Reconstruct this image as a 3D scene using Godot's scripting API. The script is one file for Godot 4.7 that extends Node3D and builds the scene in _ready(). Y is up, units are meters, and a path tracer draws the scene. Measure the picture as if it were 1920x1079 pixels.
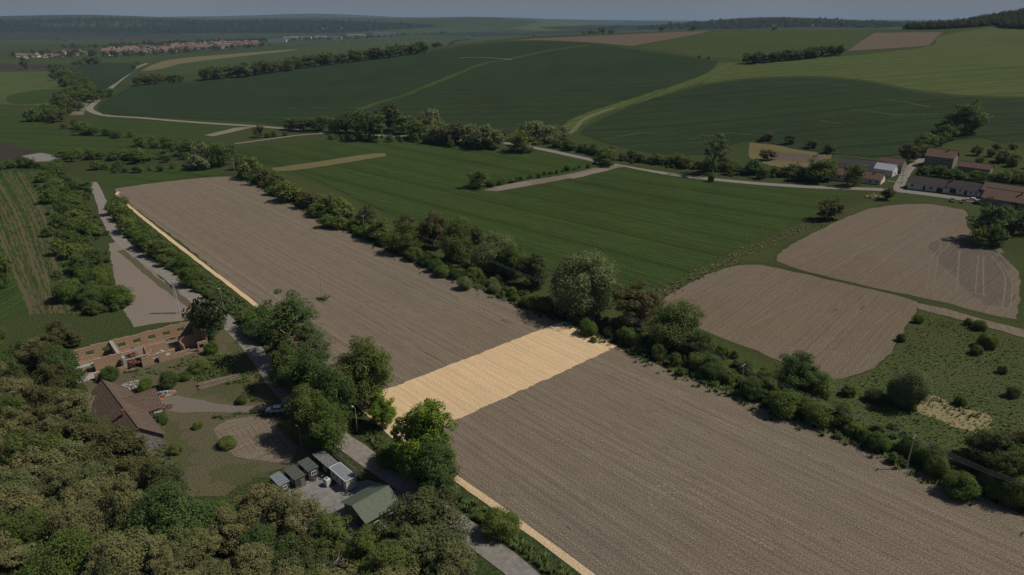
extends Node3D
# A valley of ploughed and green fields seen from a hill: hedgerows, a wood, a brick ruin, a yard with cabins, a village and hills.

var rng := RandomNumberGenerator.new()
var gx := PackedFloat32Array()      # grid lines of the ground sheet
var gz := PackedFloat32Array()
var gh := PackedFloat32Array()
var macro := FastNoiseLite.new()
var fine := FastNoiseLite.new()
var taken := {}
var tex := {}
var leaf_mats := {}
var protos := {}
var M := {}
var keep_off: Array[PackedVector2Array] = []     # bare ground on which no bush grows

# ---------------------------------------------------------------- small helpers
func lin(r: float, g: float, b: float) -> Color:
	return Color(r, g, b).linear_to_srgb()

func numbered(called: String) -> String:
	if not taken.has(called):
		taken[called] = 0
		return called
	taken[called] += 1
	return "%s_%03d" % [called, taken[called]]

func tag(o: Node3D, label := "", category := "", group := "", kind := "") -> Node3D:
	if label: o.set_meta("label", label)
	if category: o.set_meta("category", category)
	if group: o.set_meta("group", group)
	if kind: o.set_meta("kind", kind)
	return o

func thing(called: String, label: String, category: String, at: Vector3, turn := 0.0, group := "") -> Node3D:
	var o := Node3D.new()
	o.name = numbered(called)
	add_child(o, true)
	o.position = at
	o.rotation.y = turn
	tag(o, label, category, group)
	return o

func part(called: String, mesh: Mesh, m: Material, parent: Node3D) -> MeshInstance3D:
	var o := MeshInstance3D.new()
	o.name = called
	o.mesh = mesh
	if m: o.set_surface_override_material(0, m)
	parent.add_child(o, true)
	return o

func sheet(called: String, mesh: Mesh, m: Material, label: String, kind := "structure", category := "") -> MeshInstance3D:
	var o := part(numbered(called), mesh, m, self)
	tag(o, label, category, "", kind)
	return o

class MB:                             # collects flat faces for one mesh
	var v := PackedVector3Array()
	var n := PackedVector3Array()
	var t := PackedVector2Array()
	var c := PackedColorArray()
	var tint := Color.WHITE
	func tri(a: Vector3, b: Vector3, d: Vector3) -> void:
		var w := (d - a).cross(b - a).normalized()
		for p in [a, b, d]:
			v.append(p); n.append(w); t.append(Vector2(p.x + p.z, p.y)); c.append(tint)
	func quad(a: Vector3, b: Vector3, d: Vector3, e: Vector3) -> void:
		tri(a, b, d); tri(a, d, e)
	func hexa(p: Array) -> void:       # p: 4 bottom corners, 4 top corners, both going round the same way
		quad(p[4], p[5], p[6], p[7])
		quad(p[3], p[2], p[1], p[0])
		for i in 4:
			var j := (i + 1) % 4
			quad(p[i], p[j], p[4 + j], p[4 + i])
	func box(x0: float, x1: float, y0: float, y1: float, z0: float, z1: float) -> void:
		hexa([Vector3(x0, y0, z1), Vector3(x0, y0, z0), Vector3(x1, y0, z0), Vector3(x1, y0, z1), Vector3(x0, y1, z1), Vector3(x0, y1, z0), Vector3(x1, y1, z0), Vector3(x1, y1, z1)])
	func bevel(x0: float, x1: float, y0: float, y1: float, z0: float, z1: float, k: float) -> void:   # a box whose top edge is drawn in by k
		box(x0, x1, y0, y1 - k, z0, z1)
		hexa([Vector3(x0, y1 - k, z1), Vector3(x0, y1 - k, z0), Vector3(x1, y1 - k, z0), Vector3(x1, y1 - k, z1), Vector3(x0 + k, y1, z1 - k), Vector3(x0 + k, y1, z0 + k), Vector3(x1 - k, y1, z0 + k), Vector3(x1 - k, y1, z1 - k)])
	func tube(a: Vector3, b: Vector3, ra: float, rb: float, sides := 6) -> void:
		var f := (b - a).normalized()
		var s := f.cross(Vector3.UP if absf(f.y) < 0.9 else Vector3.RIGHT).normalized()
		var u := f.cross(s)
		for i in sides:
			var p := TAU * i / sides
			var q := TAU * (i + 1) / sides
			var dp := s * cos(p) + u * sin(p)
			var dq := s * cos(q) + u * sin(q)
			quad(a + dp * ra, a + dq * ra, b + dq * rb, b + dp * rb)
			tri(b + dp * rb, b + dq * rb, b)
	func lump(at: Vector3, size: Vector3, r: RandomNumberGenerator) -> void:   # a small rough block
		var p := []
		for y in [-1, 1]:
			for k in [[-1, 1], [-1, -1], [1, -1], [1, 1]]:
				p.append(Vector3(k[0], y, k[1]) * size * 0.5 * r.randf_range(0.6, 1.1))
		var b := Basis.from_euler(Vector3(r.randf_range(-0.6, 0.6), r.randf() * TAU, r.randf_range(-0.6, 0.6)))
		for i in 8:
			p[i] = at + b * p[i]
		hexa(p)
	func mesh() -> ArrayMesh:
		var a := []
		a.resize(Mesh.ARRAY_MAX)
		a[Mesh.ARRAY_VERTEX] = v; a[Mesh.ARRAY_NORMAL] = n; a[Mesh.ARRAY_TEX_UV] = t; a[Mesh.ARRAY_COLOR] = c
		var m := ArrayMesh.new()
		m.add_surface_from_arrays(Mesh.PRIMITIVE_TRIANGLES, a)
		return m

# ---------------------------------------------------------------- the lie of the land
func height(x: float, z: float) -> float:
	var d := -z
	var t := 0.47 * (x - 205.0) + 0.883 * (d - 387.0)
	var s := -0.883 * (x - 205.0) + 0.47 * (d - 387.0)
	var a := 77.0 - 11.0 * smoothstep(250.0, 700.0, s) - 66.0 * smoothstep(600.0, 1350.0, s)
	var h := a * (0.12 * smoothstep(-40.0, 350.0, t) + 0.88 * smoothstep(60.0, 1080.0, t)) * (1.0 - 0.75 * smoothstep(950.0, 2300.0, t))
	h += 12.0 * smoothstep(60.0, 380.0, x) * (1.0 - smoothstep(500.0, 900.0, d))
	h += swell(x, d, 1240, 1440, 310, 260, 66) + swell(x, d, 520, 760, 260, 170, 11)
	h += (138.0 + 14.0 * sin(x * 0.00115 + 0.6) + 9.0 * sin(x * 0.0031 + 1.0)) * exp(-pow((d - 6800.0) / 1300.0, 2)) * (1.0 - 0.55 * smoothstep(-600.0, 900.0, x))
	h += (108.0 + 12.0 * sin(x * 0.0021 + 2.2) + 8.0 * sin(x * 0.0047)) * exp(-pow((d - 4700.0) / 1100.0, 2)) * smoothstep(-200.0, 1500.0, x) * (1.0 - 0.4 * smoothstep(1300.0, 2800.0, x))
	h += (130.0 + 30.0 * sin(x * 0.0007) + 20.0 * sin(x * 0.0019 + 2.0)) * smoothstep(10500.0, 13500.0, d) * exp(-pow((x + 3200.0) / 3500.0, 2))
	return h + 110.0 * smoothstep(9000.0, 12500.0, d)

func swell(x: float, d: float, cx: float, cd: float, sx: float, sd: float, a: float) -> float:
	return a * exp(-pow((x - cx) / sx, 2) - pow((d - cd) / sd, 2))

func cell(g: PackedFloat32Array, v: float) -> int:
	return clampi(g.bsearch(v, false) - 1, 0, g.size() - 2)

func plane_height(i: int, j: int, x: float, z: float) -> float:     # height on the two triangles of grid cell i, j
	var n := gz.size()
	var u := (x - gx[i]) / (gx[i + 1] - gx[i])
	var w := (z - gz[j]) / (gz[j + 1] - gz[j])
	var h00 := gh[i * n + j]
	var h11 := gh[(i + 1) * n + j + 1]
	if u >= w:
		var h10 := gh[(i + 1) * n + j]
		return h00 + (h10 - h00) * u + (h11 - h10) * w
	var h01 := gh[i * n + j + 1]
	return h00 + (h11 - h01) * u + (h01 - h00) * w

func ground_at(x: float, z: float) -> float:
	return plane_height(cell(gx, x), cell(gz, z), x, z)

func on_ground(p: Vector2, up := 0.0) -> Vector3:
	return Vector3(p.x, ground_at(p.x, p.y) + up, p.y)

func make_grid() -> void:
	var a := []
	var x := -260.0
	while x < 340.0: a.append(x); x += 10.0
	while x < 1000.0: a.append(x); x += 20.0
	var step := 22.0
	while x < 9500.0: a.append(x); x += step; step *= 1.13
	x = -280.0
	while x > -900.0: a.append(x); x -= 20.0
	step = 22.0
	while x > -11000.0: a.append(x); x -= step; step *= 1.13
	a.sort()
	gx = PackedFloat32Array(a)
	a = []
	var z := 120.0
	while z > -500.0: a.append(z); z -= 10.0
	while z > -1700.0: a.append(z); z -= 20.0
	step = 22.0
	while z > -16500.0: a.append(z); z -= step; step = minf(step * 1.08, 260.0)
	a.sort()
	gz = PackedFloat32Array(a)
	gh.resize(gx.size() * gz.size())
	for i in gx.size():
		for j in gz.size():
			gh[i * gz.size() + j] = height(gx[i], gz[j])

func slope_normal(x: float, z: float) -> Vector3:
	var e := 6.0
	return Vector3(height(x - e, z) - height(x + e, z), 2.0 * e, height(x, z - e) - height(x, z + e)).normalized()

func tone(x: float, z: float, amp: float) -> Color:       # the soil's and the crop's own uneven colour
	var k := macro.get_noise_2d(x, z) * 0.75 + macro.get_noise_2d(x * 4.3 + 900.0, z * 4.3) * 0.5
	var q := macro.get_noise_2d(x * 1.7 - 700.0, z * 1.7 + 300.0)
	return Color(1.0 + amp * (k + 0.5 * q), 1.0 + amp * k, 1.0 + amp * (k - 0.5 * q))

func base_ground() -> ArrayMesh:
	var v := PackedVector3Array(); var n := PackedVector3Array(); var t := PackedVector2Array(); var c := PackedColorArray(); var k := PackedInt32Array()
	var m := gz.size()
	for i in gx.size():
		for j in m:
			v.append(Vector3(gx[i], gh[i * m + j], gz[j])); n.append(slope_normal(gx[i], gz[j])); t.append(Vector2(gx[i], gz[j])); c.append(tone(gx[i], gz[j], 0.28))
	for i in gx.size() - 1:
		for j in m - 1:
			var a := i * m + j
			k.append_array(PackedInt32Array([a, a + m, a + m + 1, a, a + m + 1, a + 1]))
	return arrays_mesh(v, n, t, c, k)

func arrays_mesh(v: PackedVector3Array, n: PackedVector3Array, t: PackedVector2Array, c: PackedColorArray, k: PackedInt32Array) -> ArrayMesh:
	var a := []
	a.resize(Mesh.ARRAY_MAX)
	a[Mesh.ARRAY_VERTEX] = v; a[Mesh.ARRAY_NORMAL] = n; a[Mesh.ARRAY_TEX_UV] = t; a[Mesh.ARRAY_TEX_UV2] = t; a[Mesh.ARRAY_COLOR] = c
	if k.size(): a[Mesh.ARRAY_INDEX] = k
	var m := ArrayMesh.new()
	m.add_surface_from_arrays(Mesh.PRIMITIVE_TRIANGLES, a)
	return m

# a polygon laid on the ground sheet, lifted a little; turn: the direction of its rows
func drape(poly: PackedVector2Array, lift: float, turn: float, amp: float) -> ArrayMesh:
	var v := PackedVector3Array(); var n := PackedVector3Array(); var t := PackedVector2Array(); var c := PackedColorArray()
	if Geometry2D.is_polygon_clockwise(poly): poly.reverse()
	var lo := poly[0]
	var hi := poly[0]
	for p in poly:
		lo = lo.min(p); hi = hi.max(p)
	var i0 := cell(gx, lo.x); var i1 := cell(gx, hi.x); var j0 := cell(gz, lo.y); var j1 := cell(gz, hi.y)
	var edge := {}
	for e in poly.size():
		var a := poly[e]
		var b := poly[(e + 1) % poly.size()]
		var many := int(ceil(a.distance_to(b) / 0.8)) + 1
		for q in many + 1:
			var p := a.lerp(b, float(q) / many)
			edge[Vector2i(cell(gx, p.x), cell(gz, p.y))] = true
	var ct := cos(turn); var st := sin(turn)
	for i in range(i0, i1 + 1):
		for j in range(j0, j1 + 1):
			var a := Vector2(gx[i], gz[j]); var b := Vector2(gx[i + 1], gz[j]); var d := Vector2(gx[i + 1], gz[j + 1]); var e := Vector2(gx[i], gz[j + 1])
			var flat := PackedVector2Array()
			if edge.has(Vector2i(i, j)):
				for tri in [PackedVector2Array([a, b, d]), PackedVector2Array([a, d, e])]:
					for piece in Geometry2D.intersect_polygons(tri, poly):
						var ids := Geometry2D.triangulate_polygon(piece)
						for id in ids: flat.append(piece[id])
			elif Geometry2D.is_point_in_polygon((a + d) * 0.5, poly):
				flat = PackedVector2Array([a, b, d, a, d, e])
			for q in range(0, flat.size() - 2, 3):
				var p0 := flat[q]; var p1 := flat[q + 1]; var p2 := flat[q + 2]
				if (p1 - p0).cross(p2 - p0) < 0.0:
					var swap := p1; p1 = p2; p2 = swap
				for p in [p0, p1, p2]:
					v.append(Vector3(p.x, plane_height(i, j, p.x, p.y) + lift, p.y))
					n.append(slope_normal(p.x, p.y))
					t.append(Vector2(p.x * ct - p.y * st, p.x * st + p.y * ct))
					c.append(tone(p.x, p.y, amp))
	return arrays_mesh(v, n, t, c, PackedInt32Array())

func fuller(label: String, extra: String) -> String:          # adds where and how big, as long as the label stays short
	return label + ", " + extra if (label + " " + extra).split(" ").size() <= 16 else label

func rough(pts: Array, step: float, amp: float, closed := true) -> PackedVector2Array:   # a Catmull-Rom outline with a natural, uneven edge
	var out := PackedVector2Array()
	var n := pts.size()
	for i in (n if closed else n - 1):
		var p0: Vector2 = pts[posmod(i - 1, n) if closed else maxi(i - 1, 0)]
		var p1: Vector2 = pts[i]
		var p2: Vector2 = pts[(i + 1) % n]
		var p3: Vector2 = pts[posmod(i + 2, n) if closed else mini(i + 2, n - 1)]
		var many := maxi(1, int(p1.distance_to(p2) / step))
		var sharp: bool = absf((p1 - p0).angle_to(p2 - p1)) > 0.75
		var sharp2: bool = absf((p2 - p1).angle_to(p3 - p2)) > 0.75
		if sharp: p0 = p1 * 2.0 - p2
		if sharp2: p3 = p2 * 2.0 - p1
		for k in many:
			var q := p1.cubic_interpolate(p2, p0, p3, float(k) / many)
			out.append(q + Vector2(fine.get_noise_2d(q.x * 9.0, q.y * 9.0), fine.get_noise_2d(q.x * 9.0 + 500.0, q.y * 9.0)) * amp)
	if not closed: out.append(pts[n - 1])
	return out

func field(called: String, pts: Array, m: Material, lift: float, turn: float, amp: float, label: String, step := 3.0, wob := 0.9, parent: Node3D = null) -> MeshInstance3D:
	var mesh := drape(rough(pts, step, wob), lift, turn, amp)
	if parent: return part(called, mesh, m, parent)
	return sheet(called, mesh, m, label)

func ribbon(pts: Array, w: float, step := 4.0, wob := 0.25, w2 := -1.0) -> PackedVector2Array:      # a strip of ground along a line
	var mid := rough(pts, step, 0.0, false)
	var left := PackedVector2Array(); var right := PackedVector2Array()
	for i in mid.size():
		var dir := (mid[mini(i + 1, mid.size() - 1)] - mid[maxi(i - 1, 0)]).normalized()
		var side := Vector2(-dir.y, dir.x)
		var k := float(i) / (mid.size() - 1)
		var half := 0.5 * (lerpf(w, w2, k) if w2 > 0.0 else w)
		left.append(mid[i] + side * (half + wob * fine.get_noise_2d(mid[i].x * 7.0, mid[i].y * 7.0)))
		right.append(mid[i] - side * (half + wob * fine.get_noise_2d(mid[i].x * 7.0 + 300.0, mid[i].y * 7.0)))
	right.reverse()
	left.append_array(right)
	return left

func ribbon_points(pts: Array, w: float) -> Array:
	return Array(ribbon(pts, w, 4.0, 0.0))

func lane(called: String, pts: Array, w: float, m: Material, lift: float, label: String, w2 := -1.0, wob := 0.3, parent: Node3D = null) -> MeshInstance3D:
	var a: Vector2 = pts[0]
	var b: Vector2 = pts[pts.size() - 1]
	var mesh := drape(ribbon(pts, w, 4.0, wob, w2), lift, (b - a).angle() * -1.0 + PI / 2, 0.12)
	if parent: return part(called, mesh, m, parent)
	return sheet(called, mesh, m, label)

# ---------------------------------------------------------------- computed textures
func noise_tex(freq: float, low: float, high: float, size := 512, octaves := 4, sd := 1, tint := Color.WHITE) -> NoiseTexture2D:
	var f := FastNoiseLite.new()
	f.seed = sd; f.frequency = freq; f.fractal_octaves = octaves; f.fractal_gain = 0.6
	var g := Gradient.new()
	g.offsets = PackedFloat32Array([0.0, 1.0])
	g.colors = PackedColorArray([Color(low * tint.r, low * tint.g, low * tint.b), Color(high, high, high)])
	var t := NoiseTexture2D.new()
	t.width = size; t.height = size; t.seamless = true; t.noise = f; t.color_ramp = g
	return t

# brightness along rows: x runs across the rows, y along them. rows: furrow lines per texture; tram: pairs of wheel lines per texture; spots: share of dark moist streaks
func row_tex(w: int, h: int, low: float, rows: int, tram: int, spots: float, sd: int) -> ImageTexture:
	var f := FastNoiseLite.new()
	f.seed = sd; f.frequency = 1.0; f.fractal_octaves = 3
	var data := PackedByteArray()
	data.resize(w * h * 3)
	for x in w:
		var u := float(x) / w
		var ang := u * TAU
		var column := f.get_noise_3d(cos(ang) * 9.0, sin(ang) * 9.0, 7.0) * 0.6 + f.get_noise_3d(cos(ang) * 38.0, sin(ang) * 38.0, 1.0) * 0.7
		var bright := 0.34 * smoothstep(0.28, 0.42, f.get_noise_3d(cos(ang) * 24.0 + 50.0, sin(ang) * 24.0, 3.0))
		var line := 0.5 + 0.5 * cos(TAU * u * rows)
		var wheel := 0.0
		if tram > 0:
			var q := fposmod(u * tram, 1.0) * 96.0 / tram
			wheel = 1.0 if absf(absf(q - 12.0) - 0.95) < 0.28 else 0.0
		for y in h:
			var w2 := float(y) / h * TAU
			var along := f.get_noise_3d(u * 22.0, cos(w2) * 2.2, sin(w2) * 2.2)
			var k := 0.58 + 0.42 * column + 0.16 * along + 0.12 * (line - 0.5) + bright
			if spots > 0.0 and along + 0.5 * column > 0.62 - spots: k -= 0.55
			k = clampf(k, 0.0, 1.0) - wheel * 0.9 * clampf(0.7 + along, 0.2, 1.0)
			var b := int(255.0 * clampf(lerpf(low, 1.0, k), 0.0, 1.0))
			var at := (y * w + x) * 3
			data[at] = b; data[at + 1] = b; data[at + 2] = b
	return ImageTexture.create_from_image(Image.create_from_data(w, h, false, Image.FORMAT_RGB8, data))

func land(color: Color, speck: Texture2D, metres: float, rows: Texture2D = null, across := 48.0, along := 160.0, relief: Texture2D = null, deep := 6.0) -> StandardMaterial3D:
	var m := StandardMaterial3D.new()
	m.albedo_color = color; m.albedo_texture = speck; m.vertex_color_use_as_albedo = true
	m.roughness = 1.0; m.metallic_specular = 0.15
	m.uv1_scale = Vector3(1.0 / metres, 1.0 / metres, 1.0)
	if rows:
		m.detail_enabled = true; m.detail_albedo = rows; m.detail_blend_mode = BaseMaterial3D.BLEND_MODE_MUL; m.detail_uv_layer = BaseMaterial3D.DETAIL_UV_2
		m.uv2_scale = Vector3(1.0 / across, 1.0 / along, 1.0)
	if relief:
		m.heightmap_enabled = true; m.heightmap_texture = relief; m.heightmap_scale = deep
	return m

func paint(color: Color, rough_ := 0.85, speck: Texture2D = null, metres := 4.0, metal := 0.0) -> StandardMaterial3D:
	var m := StandardMaterial3D.new()
	m.albedo_color = color; m.roughness = rough_; m.metallic = metal; m.vertex_color_use_as_albedo = true
	if speck:
		m.albedo_texture = speck; m.uv1_triplanar = true; m.uv1_scale = Vector3.ONE / metres
	return m

# ---------------------------------------------------------------- trees
# kinds: height, width, share of bare trunk, limbs, sprays, leaves per spray, leaf size, how low the crown hangs
const KINDS := {
	"broad": {"h": 12.0, "w": 10.0, "bare": 0.07, "limbs": 11, "round": 1.0, "spray": 0.2, "droop": 0.0},
	"robinia": {"h": 14.0, "w": 10.0, "bare": 0.25, "limbs": 12, "round": 0.95, "spray": 0.17, "droop": 0.1},
	"willow": {"h": 10.0, "w": 11.0, "bare": 0.08, "limbs": 10, "round": 1.05, "spray": 0.2, "droop": 0.5},
	"poplar": {"h": 20.0, "w": 10.0, "bare": 0.12, "limbs": 14, "round": 0.8, "spray": 0.17, "droop": 0.0},
	"bush": {"h": 5.0, "w": 5.5, "bare": 0.02, "limbs": 7, "round": 1.0, "spray": 0.26, "droop": 0.15},
	"dark": {"h": 12.0, "w": 9.0, "bare": 0.07, "limbs": 9, "round": 0.95, "spray": 0.19, "droop": 0.1},
	"chestnut": {"h": 12.0, "w": 9.0, "bare": 0.12, "limbs": 10, "round": 1.15, "spray": 0.2, "droop": 0.1},
	"fresh": {"h": 12.0, "w": 8.0, "bare": 0.07, "limbs": 12, "round": 1.0, "spray": 0.19, "droop": 0.0},  # broadleaf shape; its leaf colour carries painted brightness
}

func crown_mesh(kind: String, lod: int, sd: int) -> Array:
	var k: Dictionary = KINDS[kind]
	var r := RandomNumberGenerator.new()
	r.seed = sd * 7919 + lod * 131 + kind.hash() % 10007
	var sprays: int = int([200, 70, 28][lod] * (0.6 if kind == "poplar" else (1.6 if kind == "willow" else 1.0)))
	var leaves: int = [125, 40, 16][lod]
	var size: float = [0.33, 0.68, 1.3][lod] * (0.75 if kind == "bush" else 1.0)
	var h: float = k.h
	var w: float = k.w
	var base: float = h * k.bare
	var wood := MB.new()
	var centre := Vector3(0, (h + base) * 0.5, 0)
	var radius := Vector3(w * 0.5, (h - base) * 0.5, w * 0.5)
	wood.tube(Vector3.ZERO, Vector3(0, base + 0.4, 0), 0.022 * h, 0.017 * h, 7)
	var lean := Vector3(r.randf_range(-0.5, 0.5), 0, r.randf_range(-0.5, 0.5))
	wood.tube(Vector3(0, base + 0.4, 0), centre + lean, 0.017 * h, 0.009 * h, 6)
	var ends := []
	for i in int(k.limbs):
		var az := TAU * (i + r.randf_range(-0.3, 0.3)) * 0.618 * 1.0
		var el := asin(clampf(lerpf(-0.25 if k.bare > 0.1 else -0.75, 0.98, float(i) / (k.limbs - 1)) + r.randf_range(-0.1, 0.1), -0.85, 1.0))
		var dir := Vector3(cos(az) * cos(el), sin(el), sin(az) * cos(el))
		var reach := r.randf_range(0.62, 0.86)
		var tip := centre + dir * radius * reach
		var root := Vector3(0, base, 0).lerp(centre + lean, clampf(0.2 + 0.5 * (dir.y + 0.4), 0.05, 0.95))
		ends.append([root, tip, r.randf_range(0.75, 1.25)])
		wood.tube(root, root.lerp(tip, 0.55) + Vector3(0, 0.02 * h, 0), 0.009 * h, 0.005 * h, 5)
		wood.tube(root.lerp(tip, 0.55) + Vector3(0, 0.02 * h, 0), tip, 0.005 * h, 0.002 * h, 4)
	var v := PackedVector3Array(); var n := PackedVector3Array(); var c := PackedColorArray(); var ids := PackedInt32Array()
	var bv := PackedVector3Array(); var bn := PackedVector3Array(); var bi := PackedInt32Array()
	for s in sprays:
		var limb: Array = ends[s % ends.size()]
		var q: Vector3 = limb[0].lerp(limb[1], r.randf_range(0.5, 1.12))
		var spread: float = k.spray * w * limb[2]
		var off := Vector3(r.randfn(), r.randfn() * 0.8, r.randfn()) * spread * 0.62
		var at := q + off
		var e := (at - centre) / radius
		var far := e.length()
		if far > 1.03: at = centre + e / far * radius * r.randf_range(0.92, 1.06)
		at.y = maxf(at.y, base * 0.6 + 0.06 * h)
		var rad: float = spread * r.randf_range(0.38, 0.7)
		var out := (at - centre).normalized()
		var shade := r.randf_range(0.72, 1.22)
		var warm := r.randf_range(-0.1, 0.12)
		for l in leaves:
			var d := Vector3(r.randfn(), r.randfn() + 0.25, r.randfn()).normalized()
			var p := at + d * rad * (0.45 + 0.65 * sqrt(r.randf())) * Vector3(1.15, 0.85, 1.15)
			if k.droop > 0.0: p.y -= k.droop * rad * r.randf() * 1.3
			if p.y < 0.05: p.y = 0.05 + r.randf() * 0.2
			var nn := (d * 0.55 + out * 0.25 + Vector3(0, 0.45, 0) + Vector3(r.randfn(), r.randfn(), r.randfn()) * 0.4).normalized()
			var tt := nn.cross(Vector3(r.randfn(), r.randfn(), r.randfn())).normalized()
			var bb := nn.cross(tt)
			var sz := size * r.randf_range(0.55, 1.15)
			tt *= sz * 0.62
			bb *= sz * 0.36
			var first := v.size()
			v.append(p + tt); v.append(p + bb * 1.0 + tt * 0.1); v.append(p - tt); v.append(p - bb + tt * 0.1)
			var tone_ := shade * r.randf_range(0.88, 1.12)
			var col := Color(tone_ * (1.0 + warm), tone_, tone_ * (1.0 - warm * 0.6))
			if kind == "robinia" and r.randf() < 0.10 and d.y > -0.1: col = Color(1.6, 1.55, 2.1) * r.randf_range(0.7, 1.1)
			for i in 4:
				n.append(nn); c.append(col)
			ids.append_array(PackedInt32Array([first, first + 2, first + 1, first, first + 3, first + 2]))
		if kind == "chestnut" and lod == 0 and out.y > -0.2:
			for b in 4:
				var foot := at + (out + Vector3(r.randfn() * 0.5, 0.6, r.randfn() * 0.5)).normalized() * rad * 1.3
				for b2 in 3:
					var p2 := foot + Vector3(0, 0.1 + 0.14 * b2, 0)
					var s2 := 0.27 - 0.06 * b2
					var st := bv.size()
					for o in [Vector3(s2, 0, 0), Vector3(0, 0, s2), Vector3(-s2, 0, 0), Vector3(0, 0, -s2), Vector3(0, 0.22, 0)]:
						bv.append(p2 + o); bn.append((o + Vector3(0, 0.08, 0)).normalized())
					for i in 4: bi.append_array(PackedInt32Array([st + i, st + 4, st + (i + 1) % 4]))
	var t := PackedVector2Array()
	t.resize(v.size())
	var out_ := [arrays_mesh(v, n, t, c, ids), wood.mesh(), null]
	if bv.size():
		var bt := PackedVector2Array(); bt.resize(bv.size())
		var bc := PackedColorArray(); bc.resize(bv.size()); bc.fill(Color.WHITE)
		out_[2] = arrays_mesh(bv, bn, bt, bc, bi)
	return out_

func leaf_mat(r: float, g: float, b: float) -> StandardMaterial3D:
	var m := StandardMaterial3D.new()
	m.albedo_color = lin(r, g, b); m.vertex_color_use_as_albedo = true
	m.roughness = 0.75; m.metallic_specular = 0.25
	m.backlight_enabled = true; m.backlight = Color(0.8, 0.8, 0.8)
	m.cull_mode = BaseMaterial3D.CULL_DISABLED
	return m

func proto(kind: String, lod: int, which: int) -> Node3D:
	var key := "%s %d %d" % [kind, lod, which]
	if not protos.has(key):
		var parts := crown_mesh(kind, lod, which + 1)
		var o := Node3D.new()
		part("trunk", parts[1], M.bark, o)
		part("crown", parts[0], leaf_mats[kind][0], o)
		if parts[2]: part("blossom", parts[2], M.blossom, o)
		protos[key] = o
	return protos[key]

# one tree or bush: a copy of its kind's pattern, stretched to its own height and width
func plant(kind: String, x: float, z: float, h: float, w: float, label: String, category: String, group: String, lod := -1) -> Node3D:
	if lod < 0:
		var far := Vector2(x, z).length()
		lod = 0 if far < 290.0 else (1 if far < 1500.0 else 2)
	var source := proto(kind, lod, rng.randi() % 3)
	var o: Node3D = source.duplicate()
	var called: String = {"broad": "broadleaf_tree", "robinia": "olive_tree_crown", "willow": "willow_tree", "poplar": "poplar_tree", "bush": "bush", "dark": "dark_tree", "chestnut": "flowering_chestnut_tree", "fresh": "field_edge_tree"}[kind]
	if kind == "robinia": called = "wood_tree"
	o.name = numbered(called)
	add_child(o, true)
	o.position = Vector3(x, ground_at(x, z) - 0.05, z)
	o.rotation.y = rng.randf() * TAU
	o.scale = Vector3(w / KINDS[kind].w, h / KINDS[kind].h, w / KINDS[kind].w * rng.randf_range(0.9, 1.12))
	o.get_node("crown").set_surface_override_material(0, leaf_mats[kind][rng.randi() % leaf_mats[kind].size()])
	tag(o, label, category, group)
	return o

func trees(list: Array, kind, label: String, category: String, group: String) -> void:
	for i in list.size():
		var e: Array = list[i]
		var where := ""
		if list.size() > 1 and list.size() <= 10:
			var order := 0
			for q in list:
				if q[0] < e[0]: order += 1
			where = "leftmost" if order == 0 else ("rightmost" if order == list.size() - 1 else ["", "second", "third", "fourth", "fifth", "sixth", "seventh", "eighth", "ninth"][order] + " from the left")
		plant(kind if kind is String else kind[i % kind.size()], e[0], e[1], e[2], e[3], fuller(label, where) if where else label, category, group)

# bushes or trees along a line
func row(pts: Array, gap: float, spread: float, low: float, high: float, kinds: Array, label: String, category: String, group: String, wide := 1.05, lod := -1) -> int:
	var mid := rough(pts, 1.0, 0.0, false)
	var left := 0.0
	var many := 0
	var span: Vector2 = pts[pts.size() - 1] - pts[0]
	var sideways := absf(span.x) > 1.6 * absf(span.y)
	var flip: bool = span.x < 0.0 if sideways else span.y < 0.0
	for i in range(1, mid.size()):
		left -= mid[i].distance_to(mid[i - 1])
		while left <= 0.0:
			left += gap * rng.randf_range(0.6, 1.4)
			var dir := (mid[i] - mid[i - 1]).normalized()
			var p := mid[i] + Vector2(-dir.y, dir.x) * rng.randfn() * spread * 0.5
			if is_bare(p): continue
			var h := rng.randf_range(low, high)
			var size := "tall one" if h > lerpf(low, high, 0.67) else ("low one" if h < lerpf(low, high, 0.33) else "middling one")
			var share := float(i) / mid.size()
			if flip: share = 1.0 - share
			var where: String = (["in the left third", "in the middle third", "in the right third"] if sideways else ["in the far third", "in the middle third", "in the near third"])[clampi(int(share * 3.0), 0, 2)]
			plant(kinds[rng.randi() % kinds.size()], p.x, p.y, h, h * wide * rng.randf_range(0.8, 1.25), fuller(label, size + " " + where), category, group, lod)
			many += 1
	return many

func is_bare(p: Vector2) -> bool:
	for poly in keep_off:
		if Geometry2D.is_point_in_polygon(p, poly): return true
	return false

# points spread evenly over a polygon
func spread_over(poly: Array, gap: float, jitter := 0.42) -> Array:
	var p := PackedVector2Array(poly)
	var lo := p[0]; var hi := p[0]
	for q in p:
		lo = lo.min(q); hi = hi.max(q)
	var out := []
	var z := lo.y
	var odd := 0.0
	while z < hi.y:
		var x := lo.x + odd
		while x < hi.x:
			var q := Vector2(x + rng.randf_range(-jitter, jitter) * gap, z + rng.randf_range(-jitter, jitter) * gap)
			if Geometry2D.is_point_in_polygon(q, p): out.append(q)
			x += gap
		z += gap * 0.87
		odd = gap * 0.5 - odd
	return out

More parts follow.
